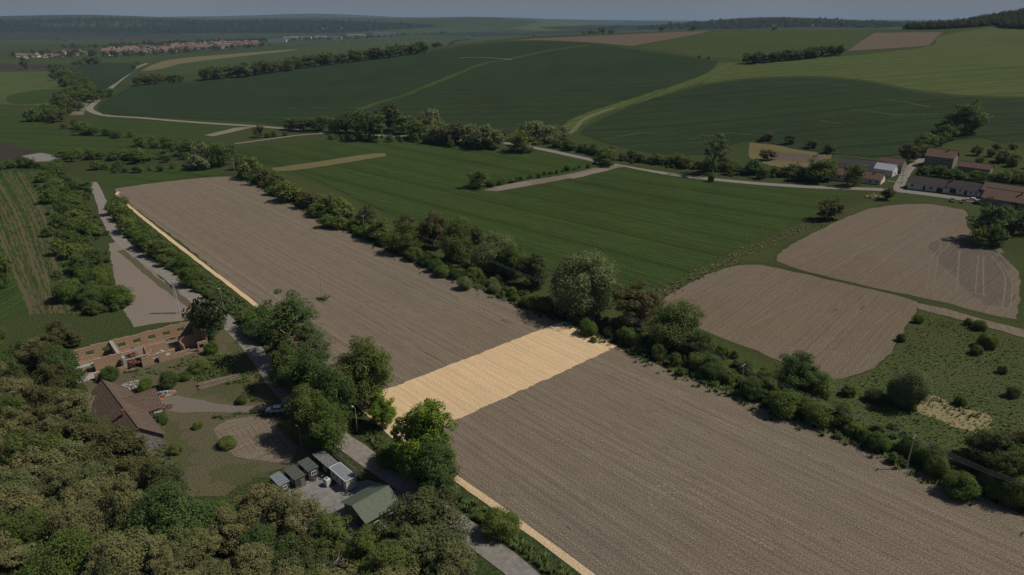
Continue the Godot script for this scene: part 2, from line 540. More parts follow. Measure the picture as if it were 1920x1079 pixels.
# uncountable growth: copies of one mesh over many points
func stuff(called: String, mesh: Mesh, m: Material, points: Array, low: float, high: float, flat: float, label: String, category := "undergrowth") -> void:
	var mm := MultiMesh.new()
	mm.transform_format = MultiMesh.TRANSFORM_3D
	mm.use_colors = true
	mm.mesh = mesh
	mm.instance_count = points.size()
	for i in points.size():
		var p: Vector2 = points[i]
		var s := rng.randf_range(low, high)
		var b := Basis(Vector3.UP, rng.randf() * TAU).scaled(Vector3(s, s * flat * rng.randf_range(0.7, 1.3), s))
		mm.set_instance_transform(i, Transform3D(b, on_ground(p, -0.03)))
		var k := rng.randf_range(0.75, 1.25)
		var q := rng.randf_range(-0.08, 0.12)
		mm.set_instance_color(i, Color(k * (1.0 + q), k, k * (1.0 - q)))
	var o := MultiMeshInstance3D.new()
	o.name = numbered(called)
	o.multimesh = mm
	o.material_override = m
	add_child(o, true)
	tag(o, label, category, "", "stuff")

func along(pts: Array, gap: float, spread: float) -> Array:
	var mid := rough(pts, gap, 0.0, false)
	var out := []
	for i in range(1, mid.size()):
		var dir := (mid[i] - mid[i - 1]).normalized()
		var p := mid[i] + Vector2(-dir.y, dir.x) * rng.randfn() * spread * 0.5 + dir * rng.randf_range(-0.5, 0.5) * gap
		if not is_bare(p): out.append(p)
	return out

# a leafless tree: a trunk with limbs that fork again and again
func dead_tree(at: Vector2, h: float, label: String, sd: int) -> void:
	var r := RandomNumberGenerator.new()
	r.seed = sd
	var o := thing("dead_tree", label, "tree", on_ground(at))
	var b := MB.new()
	b.tube(Vector3(0, -0.2, 0), Vector3(0, h * 0.35, 0), h * 0.02, h * 0.015, 7)
	part("trunk", b.mesh(), M.dead_wood, o)
	for k in 6:
		b = MB.new()
		var tips := [[Vector3(0, h * r.randf_range(0.22, 0.35), 0), Vector3(cos(k * 1.05 + r.randf()), r.randf_range(0.8, 2.2), sin(k * 1.05 + r.randf())).normalized(), h * 0.3, h * 0.011]]
		for depth in 4:
			var next := []
			for t in tips:
				var end: Vector3 = t[0] + t[1] * t[2]
				b.tube(t[0], end, t[3], t[3] * 0.6, 5)
				for f in (3 if depth < 3 else 2):
					next.append([t[0].lerp(end, r.randf_range(0.55, 1.0)), (t[1] + Vector3(r.randfn(), r.randfn() * 0.6 + 0.15, r.randfn()) * 0.45).normalized(), t[2] * r.randf_range(0.5, 0.75), t[3] * 0.55])
			tips = next
		part("limb", b.mesh(), M.dead_wood, o)

func tuft_mesh() -> ArrayMesh:
	var v := PackedVector3Array(); var n := PackedVector3Array(); var c := PackedColorArray(); var t := PackedVector2Array()
	var r := RandomNumberGenerator.new()
	r.seed = 5
	for i in 22:
		var a := r.randf() * TAU
		var d := Vector3(cos(a), 0, sin(a))
		var foot := d * r.randf_range(0.0, 0.35)
		var tip := foot + d * r.randf_range(0.1, 0.4) + Vector3(0, r.randf_range(0.5, 1.0), 0)
		var side := d.cross(Vector3.UP) * 0.07
		var k := r.randf_range(0.8, 1.2)
		for p in [foot - side, tip, foot + side]:
			v.append(p); n.append((d * 0.4 + Vector3.UP).normalized()); c.append(Color(k, k, k)); t.append(Vector2.ZERO)
	return arrays_mesh(v, n, t, c, PackedInt32Array())

# ---------------------------------------------------------------- buildings
# a sheet of roofing with ribs running from a-b (top edge) to d-c (bottom edge)
func ribbed(b: MB, a: Vector3, a2: Vector3, d2: Vector3, d: Vector3, pitch: float, deep: float) -> void:
	var n := maxi(2, int(a.distance_to(a2) / pitch))
	var up := (a2 - a).cross(d - a).normalized()
	if up.y < 0.0: up = -up
	var prof := [[0.0, 0.0], [0.5, 0.0], [0.62, 1.0], [0.88, 1.0]]
	var top := PackedVector3Array(); var low := PackedVector3Array()
	for i in n:
		for p in prof:
			var k: float = (i + p[0]) / n
			top.append(a.lerp(a2, k) + up * deep * p[1]); low.append(d.lerp(d2, k) + up * deep * p[1])
	top.append(a2); low.append(d2)
	for i in top.size() - 1:
		b.quad(top[i], top[i + 1], low[i + 1], low[i])
	b.quad(a - up * 0.08, a2 - up * 0.08, d2 - up * 0.08, d - up * 0.08)
	b.quad(d, d2, d2 - up * 0.08, d - up * 0.08)
	b.quad(a, d, d - up * 0.08, a - up * 0.08)
	b.quad(a2, d2, d2 - up * 0.08, a2 - up * 0.08)

# gabled building: x along the ridge; z to the front. openings: [kind, side, u, y, width, height]; side 0 front, 1 back, 2 right gable, 3 left gable
func gabled(called: String, label: String, category: String, at: Vector2, turn: float, l: float, w: float, wall: float, rise: float, wm: Material, rm: Material, openings := [], pitch := 0.3, deep := 0.04, group := "", over := 0.35, chimneys := []) -> Node3D:
	var base := ground_at(at.x, at.y)
	var o := thing(called, label, category, Vector3(at.x, base, at.y), turn, group)
	var b := MB.new()
	b.box(-l / 2, l / 2, -0.8, wall, -w / 2, w / 2)
	for s in [-1, 1]:
		var x0: float = s * (l / 2)
		var x1: float = s * (l / 2 - 0.25)
		var p := [Vector3(x0, wall, -w / 2), Vector3(x0, wall, w / 2), Vector3(x0, wall + rise, 0), Vector3(x1, wall, -w / 2), Vector3(x1, wall, w / 2), Vector3(x1, wall + rise, 0)]
		b.tri(p[0], p[1], p[2]); b.tri(p[3], p[4], p[5])
	part("wall", b.mesh(), wm, o)
	var r := MB.new()
	var drop := over * rise / (w / 2)
	for s in [-1, 1]:
		ribbed(r, Vector3(-l / 2 - over, wall + rise + 0.06, 0), Vector3(l / 2 + over, wall + rise + 0.06, 0), Vector3(l / 2 + over, wall - drop + 0.06, s * (w / 2 + over)), Vector3(-l / 2 - over, wall - drop + 0.06, s * (w / 2 + over)), pitch, deep)
	r.tube(Vector3(-l / 2 - over, wall + rise + 0.09, 0), Vector3(l / 2 + over, wall + rise + 0.09, 0), 0.13, 0.13, 6)
	var roof := part("roof", r.mesh(), rm, o)
	for c in chimneys:
		var m := MB.new()
		var cy: float = wall + rise * (1.0 - absf(c[1]) / (w / 2))
		m.box(c[0] - 0.3, c[0] + 0.3, cy - 0.5, wall + rise + 0.8, c[1] - 0.3, c[1] + 0.3)
		m.box(c[0] - 0.38, c[0] + 0.38, wall + rise + 0.8, wall + rise + 0.92, c[1] - 0.38, c[1] + 0.38)
		part("chimney", m.mesh(), M.old_brick, roof)
	add_openings(o, openings, l, w)
	return o

func add_openings(o: Node3D, openings: Array, l: float, w: float) -> void:
	for e in openings:
		var holder := Transform3D()
		match e[1]:
			0: holder = Transform3D(Basis(), Vector3(e[2], e[3], w / 2))
			1: holder = Transform3D(Basis(Vector3.UP, PI), Vector3(e[2], e[3], -w / 2))
			2: holder = Transform3D(Basis(Vector3.UP, PI / 2), Vector3(l / 2, e[3], e[2]))
			3: holder = Transform3D(Basis(Vector3.UP, -PI / 2), Vector3(-l / 2, e[3], e[2]))
		var hw: float = e[4] / 2
		var hh: float = e[5]
		if e[0] == "window":
			var f := MB.new()
			for q in [[-hw - 0.08, -hw, 0.0, hh], [hw, hw + 0.08, 0.0, hh], [-hw - 0.08, hw + 0.08, hh, hh + 0.08], [-hw - 0.12, hw + 0.12, -0.09, 0.0], [-0.03, 0.03, 0.0, hh]]:
				f.box(q[0], q[1], q[2], q[3], 0.0, 0.07)
			var win := part("window", f.mesh(), M.white_paint, o)
			win.transform = holder
			var p := MB.new()
			p.box(-hw, hw, 0.0, hh, 0.0, 0.03)
			part("pane", p.mesh(), M.dark_glass, win)
		else:
			var d := MB.new()
			d.box(-hw, hw, 0.0, hh, 0.0, 0.05)
			if e[0] == "garage_door":
				for k in 4: d.box(-hw + 0.05, hw - 0.05, hh * (k + 0.1) / 4, hh * (k + 0.9) / 4, 0.05, 0.075)
			else:
				d.box(-hw + 0.1, hw - 0.1, 0.15, hh * 0.45, 0.05, 0.07); d.box(-hw + 0.1, hw - 0.1, hh * 0.55, hh - 0.12, 0.05, 0.07)
			part(e[0], d.mesh(), M.brown_wood if e.size() < 7 else e[6], o).transform = holder

# a long wall from (u0) to (u1) along x at z, with openings [u0, u1, y0, y1] left free
func holed(b: MB, u0: float, u1: float, h: float, z0: float, z1: float, holes: Array, r: RandomNumberGenerator) -> void:
	var u := u0
	for q in holes:
		b.box(u, q[0], -0.3, h, z0, z1)
		if q[2] > 0.0: b.box(q[0], q[1], -0.3, q[2], z0 + 0.003, z1 - 0.003)
		if q[3] < h: b.box(q[0], q[1], q[3], h - 0.003, z0 + 0.003, z1 - 0.003)
		u = q[1]
	b.box(u, u1, -0.3, h, z0, z1)
	var x := u0
	while x < u1 - 0.5:                  # broken courses along the top
		var l := minf(r.randf_range(0.4, 1.6), u1 - x)
		if r.randf() < 0.45: b.box(x, x + l, h, h + r.randf_range(0.06, 0.3), z0 + 0.01, z1 - 0.01)
		x += l

func ruin(at: Vector2, turn: float) -> void:
	var o := thing("brick_ruin", "roofless orange brick building shell with window holes and cross walls", "ruin", Vector3(at.x, ground_at(at.x, at.y), at.y), turn)
	var r := RandomNumberGenerator.new()
	r.seed = 21
	var h := 3.7
	var b := MB.new()
	var holes := []
	for i in 7: holes.append([2.2 + 4.1 * i, 4.2 + 4.1 * i, 1.15, 2.45])
	holed(b, -0.5, 31.0, h, 0.0, 0.42, holes, r)
	tag(part("back_wall", b.mesh(), M.brick, o), "long wall with seven window holes")
	b = MB.new()
	holed(b, 2.6, 9.0, h, 10.4, 10.8, [], r)
	part("middle_wall", b.mesh(), M.brick, o)
	b = MB.new()
	holed(b, 15.2, 31.0, 3.5, 10.4, 10.8, [[16.0, 17.4, 1.6, 2.9], [21.6, 24.6, 0.8, 2.9]], r)
	part("middle_wall", b.mesh(), M.brick, o)
	b = MB.new()
	holed(b, 1.5, 9.2, 1.9, 15.6, 16.0, [], r)
	part("front_wall", b.mesh(), M.brick, o)
	b = MB.new()
	holed(b, 13.2, 22.0, 2.9, 15.6, 16.0, [[16.2, 17.5, -0.2, 2.2], [19.4, 20.8, 1.5, 2.3]], r)
	b.box(22.0, 24.5, -0.3, 1.7, 15.6, 16.0)
	part("front_wall", b.mesh(), M.brick, o)
	b = MB.new()
	holed(b, 28.2, 31.0, 3.0, 15.6, 16.0, [[28.6, 29.8, 0.9, 2.2]], r)
	part("front_wall", b.mesh(), M.brick, o)
	b = MB.new()
	b.box(30.9, 31.3, -0.3, 3.5, 0.42, 15.6)
	for s in [[0.2, 9.6, 4.4, 6.4], [10.8, 15.4, 12.0, 4.6]]:
		for k in 12:                      # stepped courses of the gables
			var t0: float = k / 12.0
			var y0: float = lerpf(3.5, s[3], t0)
			var y1: float = lerpf(3.5, s[3], (k + 1) / 12.0)
			b.box(30.92, 31.28, y0, y1, lerpf(s[0], s[2], t0), lerpf(s[1], s[2], t0))
	part("gable_wall", b.mesh(), M.brick, o)
	b = MB.new()
	for q in [[8.6, 9.0, h, 0.42, 10.4], [24.5, 24.8, 2.9, 10.8, 15.6], [-0.5, -0.1, 2.2, 0.42, 10.0]]:
		b.box(q[0], q[1], -0.3, q[2], q[3], q[4])
		part("cross_wall", b.mesh(), M.brick, o)
		b = MB.new()
	b.box(14.8, 15.2, -0.3, 3.2, 10.8, 15.6)
	for k in 8: b.box(14.82, 15.18, 3.2 + 0.22 * k, 3.42 + 0.22 * k, 11.2 + 0.22 * k, 15.2 - 0.28 * k)
	part("cross_wall", b.mesh(), M.brick, o)
	b = MB.new()
	for q in [[8.4, 9.3, 3.72, 3.86, 0.5, 10.3], [2.6, 9.2, 3.72, 3.8, 10.36, 10.6], [9.4, 15.2, 3.3, 3.55, 15.5, 15.9], [9.0, 15.3, 3.52, 3.74, 10.4, 10.7], [9.1, 9.9, 0.0, 3.1, 11.4, 13.4], [20.6, 25.4, 2.92, 3.1, 10.3, 10.9]]:
		b = MB.new()
		b.box(q[0], q[1], q[2], q[3], q[4], q[5])
		part("concrete_beam", b.mesh(), M.concrete, o)
	b = MB.new()
	b.box(-0.1, 30.9, -0.05, 0.06, 0.42, 15.6)
	part("rubble_floor", b.mesh(), M.brick_dust, o)
	b = MB.new()
	b.box(-3.2, 6.2, 0.1, 0.3, 10.9, 14.9)
	part("floor_slab", b.mesh(), M.concrete, o)
	b = MB.new()
	b.box(-2.0, 5.0, 2.1, 2.28, 8.6, 10.2)
	part("floor_slab", b.mesh(), M.concrete, o)
	b = MB.new()
	for i in 150:
		b.tint = Color(1, 1, 1) * r.randf_range(0.6, 1.15)
		b.lump(Vector3(r.randf_range(9.8, 13.4), r.randf_range(0.1, 0.9), r.randf_range(6.0, 14.5)), Vector3(0.7, 0.4, 0.5), r)
	for i in 120:
		b.tint = Color(1, 1, 1) * r.randf_range(0.6, 1.15)
		b.lump(Vector3(r.randf_range(1.0, 30.0), 0.1, r.randf_range(1.0, 15.0)), Vector3(0.6, 0.3, 0.5), r)
	tag(part("brick_rubble", b.mesh(), M.old_brick, o), "", "", "", "stuff")
	b = MB.new()
	for i in 260:
		b.tint = Color(1, 1, 1) * r.randf_range(0.55, 1.1)
		if r.randf() < 0.12: b.tint = Color(0.4, 0.7, 1.0)
		var u := r.randf_range(16.2, 21.2)
		b.lump(Vector3(u, r.randf_range(0.2, 1.7) * (1.0 - absf(u - 18.7) / 4.2), r.randf_range(11.2, 14.9)), Vector3(0.7, 0.35, 0.6), r)
	tag(part("white_debris", b.mesh(), M.white_rubble, o), "heap of white bags and plaster lumps", "", "", "stuff")

func heap(called: String, label: String, at: Vector2, size: Vector3, many: int, lump: float, m: Material, tints: Array, sd: int, turn := 0.0) -> void:
	var r := RandomNumberGenerator.new()
	r.seed = sd
	var b := MB.new()
	for i in many:
		var a := r.randf() * TAU
		var q := sqrt(r.randf())
		b.tint = tints[r.randi() % tints.size()] * r.randf_range(0.7, 1.15)
		b.lump(Vector3(cos(a) * q * size.x * 0.5, size.y * (1.0 - q) * r.randf_range(0.3, 1.0) + 0.05, sin(a) * q * size.z * 0.5), Vector3(1, 0.6, 0.8) * lump * r.randf_range(0.5, 1.4), r)
	var o := part(numbered(called), b.mesh(), m, self)
	o.position = on_ground(at)
	o.rotation.y = turn
	tag(o, label, "heap")

func shed(at: Vector2, turn: float) -> void:
	gabled("green_shed", "shed with painted dark opening and green ribbed metal gable roof beside the grey yard", "shed", at, turn, 7.4, 7.8, 3.3, 1.4, M.green_wall, M.green_roof, [["door", 3, 1.6, 0.0, 2.2, 2.3, M.opening_shade], ["window", 0, -1.5, 1.1, 1.2, 0.8], ["window", 0, 1.6, 1.1, 1.2, 0.8]], 0.30, 0.05, "", 0.55)

func cabin(called: String, label: String, at: Vector2, turn: float, l: float, w: float, h: float, wm: Material, rm: Material, pitch: float, slope: float, openings: Array, skirt: Material = null) -> Node3D:
	var o := thing(called, label, "cabin", on_ground(at), turn)
	var b := MB.new()
	b.hexa([Vector3(-l / 2, 0.12, w / 2), Vector3(-l / 2, 0.12, -w / 2), Vector3(l / 2, 0.12, -w / 2), Vector3(l / 2, 0.12, w / 2), Vector3(-l / 2, h, w / 2), Vector3(-l / 2, h + slope, -w / 2), Vector3(l / 2, h + slope, -w / 2), Vector3(l / 2, h, w / 2)])
	for k in int(l / 0.45):
		var x := -l / 2 + 0.25 + k * 0.45
		b.box(x, x + 0.12, 0.2, h - 0.1, w / 2, w / 2 + 0.025)
		b.box(x, x + 0.12, 0.2, h - 0.1, -w / 2 - 0.025, -w / 2)
	part("wall", b.mesh(), wm, o)
	b = MB.new()
	ribbed(b, Vector3(-l / 2 - 0.12, h + slope + 0.1, -w / 2 - 0.12), Vector3(l / 2 + 0.12, h + slope + 0.1, -w / 2 - 0.12), Vector3(l / 2 + 0.12, h + 0.1, w / 2 + 0.12), Vector3(-l / 2 - 0.12, h + 0.1, w / 2 + 0.12), pitch, 0.045)
	part("roof", b.mesh(), rm, o)
	b = MB.new()
	for s in [-1, 1]:
		b.box(-l / 2 + 0.1, l / 2 - 0.1, 0.0, 0.12, s * (w / 2 - 0.25) - 0.1, s * (w / 2 - 0.25) + 0.1)
	part("skid", b.mesh(), M.concrete, o)
	if skirt:
		b = MB.new()
		for s in [-1, 1]:
			b.box(-l / 2 - 0.14, l / 2 + 0.14, h + 0.09, h + 0.19, s * (w / 2 + 0.14) - 0.05, s * (w / 2 + 0.14) + 0.05)
			b.box(s * (l / 2 + 0.14) - 0.05, s * (l / 2 + 0.14) + 0.05, h + 0.092, h + 0.188, -w / 2 - 0.09, w / 2 + 0.09)
		part("roof_edge", b.mesh(), skirt, o)
	add_openings(o, openings, l, w + 0.06)
	return o

func car(called: String, label: String, at: Vector2, turn: float, body_mat: Material, van := false) -> Node3D:
	var o := thing(called, label, "car" if not van else "van", on_ground(at), turn)
	var l := 4.5 if not van else 5.0
	var w := 0.86
	var b := MB.new()
	var top := 0.86 if not van else 1.0
	var prof := [[-l / 2, 0.42, 0.62], [-l / 2 + 0.12, 0.28, 0.74], [-l / 2 + 1.0, 0.22, 0.88], [-0.2, 0.2, top + 0.04], [l / 2 - 0.5, 0.22, top + 0.06], [l / 2 - 0.08, 0.3, top], [l / 2, 0.4, 0.72]]
	for i in prof.size() - 1:
		var p: Array = prof[i]
		var q: Array = prof[i + 1]
		var wp := w * (0.88 if i == 0 else 1.0)
		var wq := w * (0.88 if i == prof.size() - 2 else 1.0)
		b.hexa([Vector3(p[0], p[1], wp), Vector3(p[0], p[1], -wp), Vector3(q[0], q[1], -wq), Vector3(q[0], q[1], wq), Vector3(p[0], p[2], wp * 0.95), Vector3(p[0], p[2], -wp * 0.95), Vector3(q[0], q[2], -wq * 0.95), Vector3(q[0], q[2], wq * 0.95)])
	part("body", b.mesh(), body_mat, o)
	var rh := 1.46 if not van else 2.0
	var c0 := -l / 2 + 1.05; var c1 := -l / 2 + 1.85; var c2 := l / 2 - 0.95; var c3 := l / 2 - 0.2
	b = MB.new()
	b.hexa([Vector3(c0, 0.86, 0.8), Vector3(c0, 0.86, -0.8), Vector3(c3, top, -0.8), Vector3(c3, top, 0.8), Vector3(c1, rh - 0.05, 0.64), Vector3(c1, rh - 0.05, -0.64), Vector3(c2, rh - 0.05, -0.64), Vector3(c2, rh - 0.05, 0.64)])
	part("window_glass", b.mesh(), M.dark_glass, o)
	b = MB.new()
	b.bevel(c1 - 0.05, c2 + 0.1, rh - 0.07, rh + 0.02, -0.68, 0.68, 0.05)
	for s in [-1, 1]:
		for e in [[c0, 0.86, c1, rh - 0.05], [c3, top, c2, rh - 0.05], [0.25, 0.9, 0.2, rh - 0.04]]:
			b.tube(Vector3(e[0], e[1], s * 0.81), Vector3(e[2], e[3], s * 0.66), 0.05, 0.05, 5)
	part("roof", b.mesh(), body_mat, o)
	for x in [-l / 2 + 0.85, l / 2 - 0.85]:
		for s in [-1, 1]:
			b = MB.new()
			b.tube(Vector3(x, 0.32, s * 0.66), Vector3(x, 0.32, s * 0.88), 0.32, 0.32, 14)
			var wheel := part("wheel", b.mesh(), M.rubber, o)
			b = MB.new()
			b.tube(Vector3(x, 0.32, s * 0.86), Vector3(x, 0.32, s * 0.895), 0.19, 0.18, 10)
			part("rim", b.mesh(), M.steel, wheel)
	for s in [-1, 1]:
		b = MB.new()
		b.box(-l / 2 - 0.01, -l / 2 + 0.14, 0.6, 0.72, s * 0.6 - 0.16, s * 0.6 + 0.16)
		part("headlight", b.mesh(), M.steel, o)
		b = MB.new()
		b.box(l / 2 - 0.1, l / 2 + 0.012, 0.68, 0.82, s * 0.66 - 0.1, s * 0.66 + 0.1)
		part("tail_light", b.mesh(), M.red_plastic, o)
	return o

func pole(label: String, at: Vector2, h: float, group := "", arm := true) -> Node3D:
	var o := thing("utility_pole", label, "pole", on_ground(at), -0.8, group)
	var b := MB.new()
	b.tube(Vector3(0, -0.3, 0), Vector3(0, h, 0), 0.16, 0.1, 8)
	part("post", b.mesh(), M.pole_wood, o)
	if arm:
		b = MB.new()
		b.box(-0.06, 0.06, h - 0.5, h - 0.38, -0.9, 0.9)
		part("crossarm", b.mesh(), M.steel_grey, o)
		for z in [-0.8, 0.0, 0.8]:
			b = MB.new()
			b.tube(Vector3(0, h - 0.38, z), Vector3(0, h - 0.14, z), 0.05, 0.04, 6)
			part("insulator", b.mesh(), M.concrete, o)
	return o

func lamp_post(label: String, at: Vector2, h: float, turn: float) -> void:
	var o := thing("lamp_post", label, "lamp post", on_ground(at), turn)
	var b := MB.new()
	b.tube(Vector3(0, -0.2, 0), Vector3(0, h, 0), 0.09, 0.05, 8)
	b.tube(Vector3(0, h, 0), Vector3(0.9, h + 0.25, 0), 0.04, 0.03, 6)
	part("post", b.mesh(), M.steel_grey, o)
	b = MB.new()
	b.bevel(0.75, 1.35, h + 0.18, h + 0.34, -0.12, 0.12, 0.06)
	part("lamp_head", b.mesh(), M.steel, o)

func pylon(at: Vector2, h: float) -> void:
	var o := thing("lattice_pylon", "pale lattice steel pylon standing in the bare triangular plot", "pylon", on_ground(at), 0.4)
	var b := MB.new()
	var n := 7
	for k in n:
		var y0 := h * k / n
		var y1 := h * (k + 1) / n
		var r0 := lerpf(0.62, 0.2, float(k) / n)
		var r1 := lerpf(0.62, 0.2, float(k + 1) / n)
		for q in 4:
			var a0 := Vector3([1, 1, -1, -1][q] * r0, y0, [1, -1, -1, 1][q] * r0)
			var a1 := Vector3([1, 1, -1, -1][q] * r1, y1, [1, -1, -1, 1][q] * r1)
			var j := (q + 1) % 4
			var c0 := Vector3([1, 1, -1, -1][j] * r0, y0, [1, -1, -1, 1][j] * r0)
			var c1 := Vector3([1, 1, -1, -1][j] * r1, y1, [1, -1, -1, 1][j] * r1)
			b.tube(a0, a1, 0.06, 0.06, 4); b.tube(a0, c1, 0.035, 0.035, 4); b.tube(c0, a1, 0.035, 0.035, 4); b.tube(a1, c1, 0.035, 0.035, 4)
	part("lattice_mast", b.mesh(), M.steel_grey, o)
	for y in [h - 0.4, h - 1.6]:
		b = MB.new()
		b.box(-1.5, 1.5, y, y + 0.12, -0.06, 0.06)
		for x in [-1.4, 0.9, 1.4]: b.tube(Vector3(x, y - 0.35, 0), Vector3(x, y, 0), 0.06, 0.06, 6)
		part("crossarm", b.mesh(), M.steel_grey, o)
	b = MB.new()
	for q in 4: b.box([1, 1, -1, -1][q] * 0.62 - 0.2, [1, 1, -1, -1][q] * 0.62 + 0.2, -0.2, 0.3, [1, -1, -1, 1][q] * 0.62 - 0.2, [1, -1, -1, 1][q] * 0.62 + 0.2)
	part("footing", b.mesh(), M.concrete, o)

func wires(from: Vector2, to: Vector2, h: float, label: String) -> void:
	var b := MB.new()
	for s in [-0.8, 0.0, 0.8]:
		var side: Vector2 = (to - from).normalized().orthogonal() * s
		var prev := Vector3.ZERO
		for i in 13:
			var k := i / 12.0
			var p: Vector2 = from.lerp(to, k) + side
			var y := lerpf(ground_at(from.x, from.y), ground_at(to.x, to.y), k) + h - 1.2 * 4.0 * k * (1.0 - k)
			var q := Vector3(p.x, y, p.y)
			if i: b.tube(prev, q, 0.012, 0.012, 3)
			prev = q
	var o := part(numbered("power_line"), b.mesh(), M.steel_grey, self)
	tag(o, label, "power line", "power lines along the middle hedge")
func materials() -> void:
	var clod := noise_tex(0.055, 0.42, 1.0, 512, 4, 3)
	var plot_speck := noise_tex(0.055, 0.72, 1.0, 512, 4, 3)
	var grassy := noise_tex(0.05, 0.5, 1.0, 512, 5, 9)
	var leafy := noise_tex(0.03, 0.6, 1.0, 512, 5, 12)
	var smooth := noise_tex(0.02, 0.8, 1.0, 256, 4, 15)
	var stained := noise_tex(0.03, 0.38, 1.0, 256, 5, 18)
	var soil_rows := row_tex(1024, 256, 0.66, 40, 0, 0.05, 31)
	var soil_rows2 := row_tex(512, 128, 0.78, 20, 0, 0.0, 33)
	var crop_rows := row_tex(1024, 128, 0.56, 60, 4, 0.0, 35)
	var hill_rows := row_tex(1024, 128, 0.5, 30, 4, 0.0, 37)
	M.grass = land(lin(0.085, 0.115, 0.042), grassy, 22.0, null, 1, 1, grassy, 12.0)
	M.soil = land(lin(0.49, 0.412, 0.318), clod, 11.0, soil_rows, 48.0, 150.0, clod, 1.6)
	M.soil_east = land(lin(0.385, 0.318, 0.245), clod, 13.0, soil_rows2, 40.0, 120.0, clod, 1.6)
	M.soil_moist = land(lin(0.30, 0.255, 0.215), clod, 20.0, soil_rows2, 40.0, 120.0, clod, 3.0)
	M.soil_pale = land(lin(0.42, 0.36, 0.30), clod, 13.0, null, 1, 1, clod, 4.0)
	M.soil_track = land(lin(0.48, 0.405, 0.32), clod, 16.0, soil_rows2, 40.0, 120.0)
	M.soil_faint = land(lin(0.425, 0.355, 0.278), clod, 13.0, soil_rows2, 40.0, 120.0)
	M.soil_red = land(lin(0.30, 0.24, 0.19), clod, 40.0, soil_rows2, 60.0, 300.0)
	M.soil_dark = land(lin(0.10, 0.085, 0.075), clod, 13.0)
	M.wheat = land(lin(0.095, 0.154, 0.042), leafy, 16.0, crop_rows, 96.0, 180.0, leafy, 8.0)
	M.wheat_dark = land(lin(0.073, 0.119, 0.052), leafy, 26.0, hill_rows, 120.0, 420.0, leafy, 10.0)
	M.wheat_light = land(lin(0.19, 0.255, 0.085), leafy, 26.0, hill_rows, 120.0, 420.0)
	M.wheat_mid = land(lin(0.135, 0.19, 0.065), leafy, 26.0, hill_rows, 150.0, 420.0)
	M.stubble = land(lin(0.26, 0.24, 0.12), grassy, 14.0)
	M.verge = land(lin(0.10, 0.125, 0.045), grassy, 14.0, null, 1, 1, grassy, 12.0)
	M.mown = land(lin(0.145, 0.155, 0.075), grassy, 12.0, null, 1, 1, grassy, 8.0)
	M.dry_grass = land(lin(0.188, 0.175, 0.105), grassy, 12.0, null, 1, 1, grassy, 8.0)
	M.meadow = land(lin(0.12, 0.155, 0.058), grassy, 18.0, null, 1, 1, grassy, 20.0)
	M.vine_line = land(lin(0.19, 0.165, 0.095), grassy, 6.0)
	M.brightened_plot = land(lin(0.95, 0.72, 0.45), plot_speck, 16.0, soil_rows2, 40.0, 150.0)  # ploughed soil with a highlight painted into its colour, for plot and strip
	M.lime = land(lin(0.93, 0.93, 0.92), smooth, 6.0)
	M.straw = land(lin(0.47, 0.41, 0.235), grassy, 10.0)
	M.road = land(lin(0.27, 0.25, 0.23), smooth, 9.0)
	M.asphalt = land(lin(0.26, 0.255, 0.25), smooth, 12.0)
	M.gravel = land(lin(0.33, 0.29, 0.25), clod, 8.0)
	M.far_wood = land(lin(0.04, 0.062, 0.03), grassy, 160.0)
	M.dead_wood = paint(lin(0.34, 0.31, 0.27), 0.95)
	M.bark = paint(lin(0.13, 0.10, 0.075), 0.95)
	M.blossom = paint(lin(0.62, 0.58, 0.48), 0.9)
	M.brick = paint(lin(0.70, 0.485, 0.325), 0.95, stained, 3.0)
	M.old_brick = paint(lin(0.36, 0.16, 0.095), 0.95, stained, 3.0)
	M.brick_dust = paint(lin(0.42, 0.31, 0.235), 0.95, stained, 4.0)
	M.concrete = paint(lin(0.40, 0.39, 0.37), 0.9, smooth, 3.0)
	M.white_rubble = paint(lin(0.43, 0.42, 0.40), 0.9)
	M.plaster = paint(lin(0.74, 0.72, 0.68), 0.9, smooth, 5.0)
	M.plaster_grey = paint(lin(0.42, 0.40, 0.37), 0.9, stained, 5.0)
	M.tile_red = paint(lin(0.27, 0.165, 0.125), 0.9, stained, 5.0)
	M.tile_old = paint(lin(0.235, 0.165, 0.13), 0.95, stained, 4.0)
	M.tile_dark = paint(lin(0.13, 0.105, 0.10), 0.9, stained, 4.0)
	M.tile_far = paint(lin(0.19, 0.11, 0.085), 0.9)
	M.tile_far2 = paint(lin(0.19, 0.13, 0.105), 0.9)
	M.orange_tile = paint(lin(0.50, 0.17, 0.07), 0.9)
	M.straw_heap = paint(lin(0.36, 0.27, 0.16), 0.95)
	M.soil_heap = paint(lin(0.19, 0.155, 0.12), 0.95)
	M.slate = paint(lin(0.085, 0.08, 0.085), 0.85, stained, 4.0)
	M.sheet_pale = paint(lin(0.42, 0.47, 0.52), 0.6, smooth, 6.0)
	M.cabin_roof = paint(lin(0.15, 0.18, 0.16), 0.7, stained, 3.0)
	M.green_roof = paint(lin(0.135, 0.175, 0.125), 0.6, smooth, 6.0)
	M.green_wall = paint(lin(0.10, 0.15, 0.11), 0.75, smooth, 5.0)
	M.green_cabin = paint(lin(0.085, 0.115, 0.11), 0.75, stained, 3.0)
	M.grey_roof = paint(lin(0.30, 0.32, 0.32), 0.7, stained, 4.0)
	M.blue_grey = paint(lin(0.20, 0.235, 0.265), 0.6, smooth, 3.0)
	M.white_paint = paint(lin(0.70, 0.70, 0.69), 0.7)
	M.white_wall = paint(lin(0.60, 0.61, 0.60), 0.7, smooth, 3.0)
	M.opening_shade = paint(lin(0.03, 0.03, 0.03), 0.9)  # flat near-black panel painted as the shade inside a shed opening
	M.brown_wood = paint(lin(0.13, 0.075, 0.045), 0.85, stained, 2.0)
	M.pole_wood = paint(lin(0.30, 0.265, 0.22), 0.95)
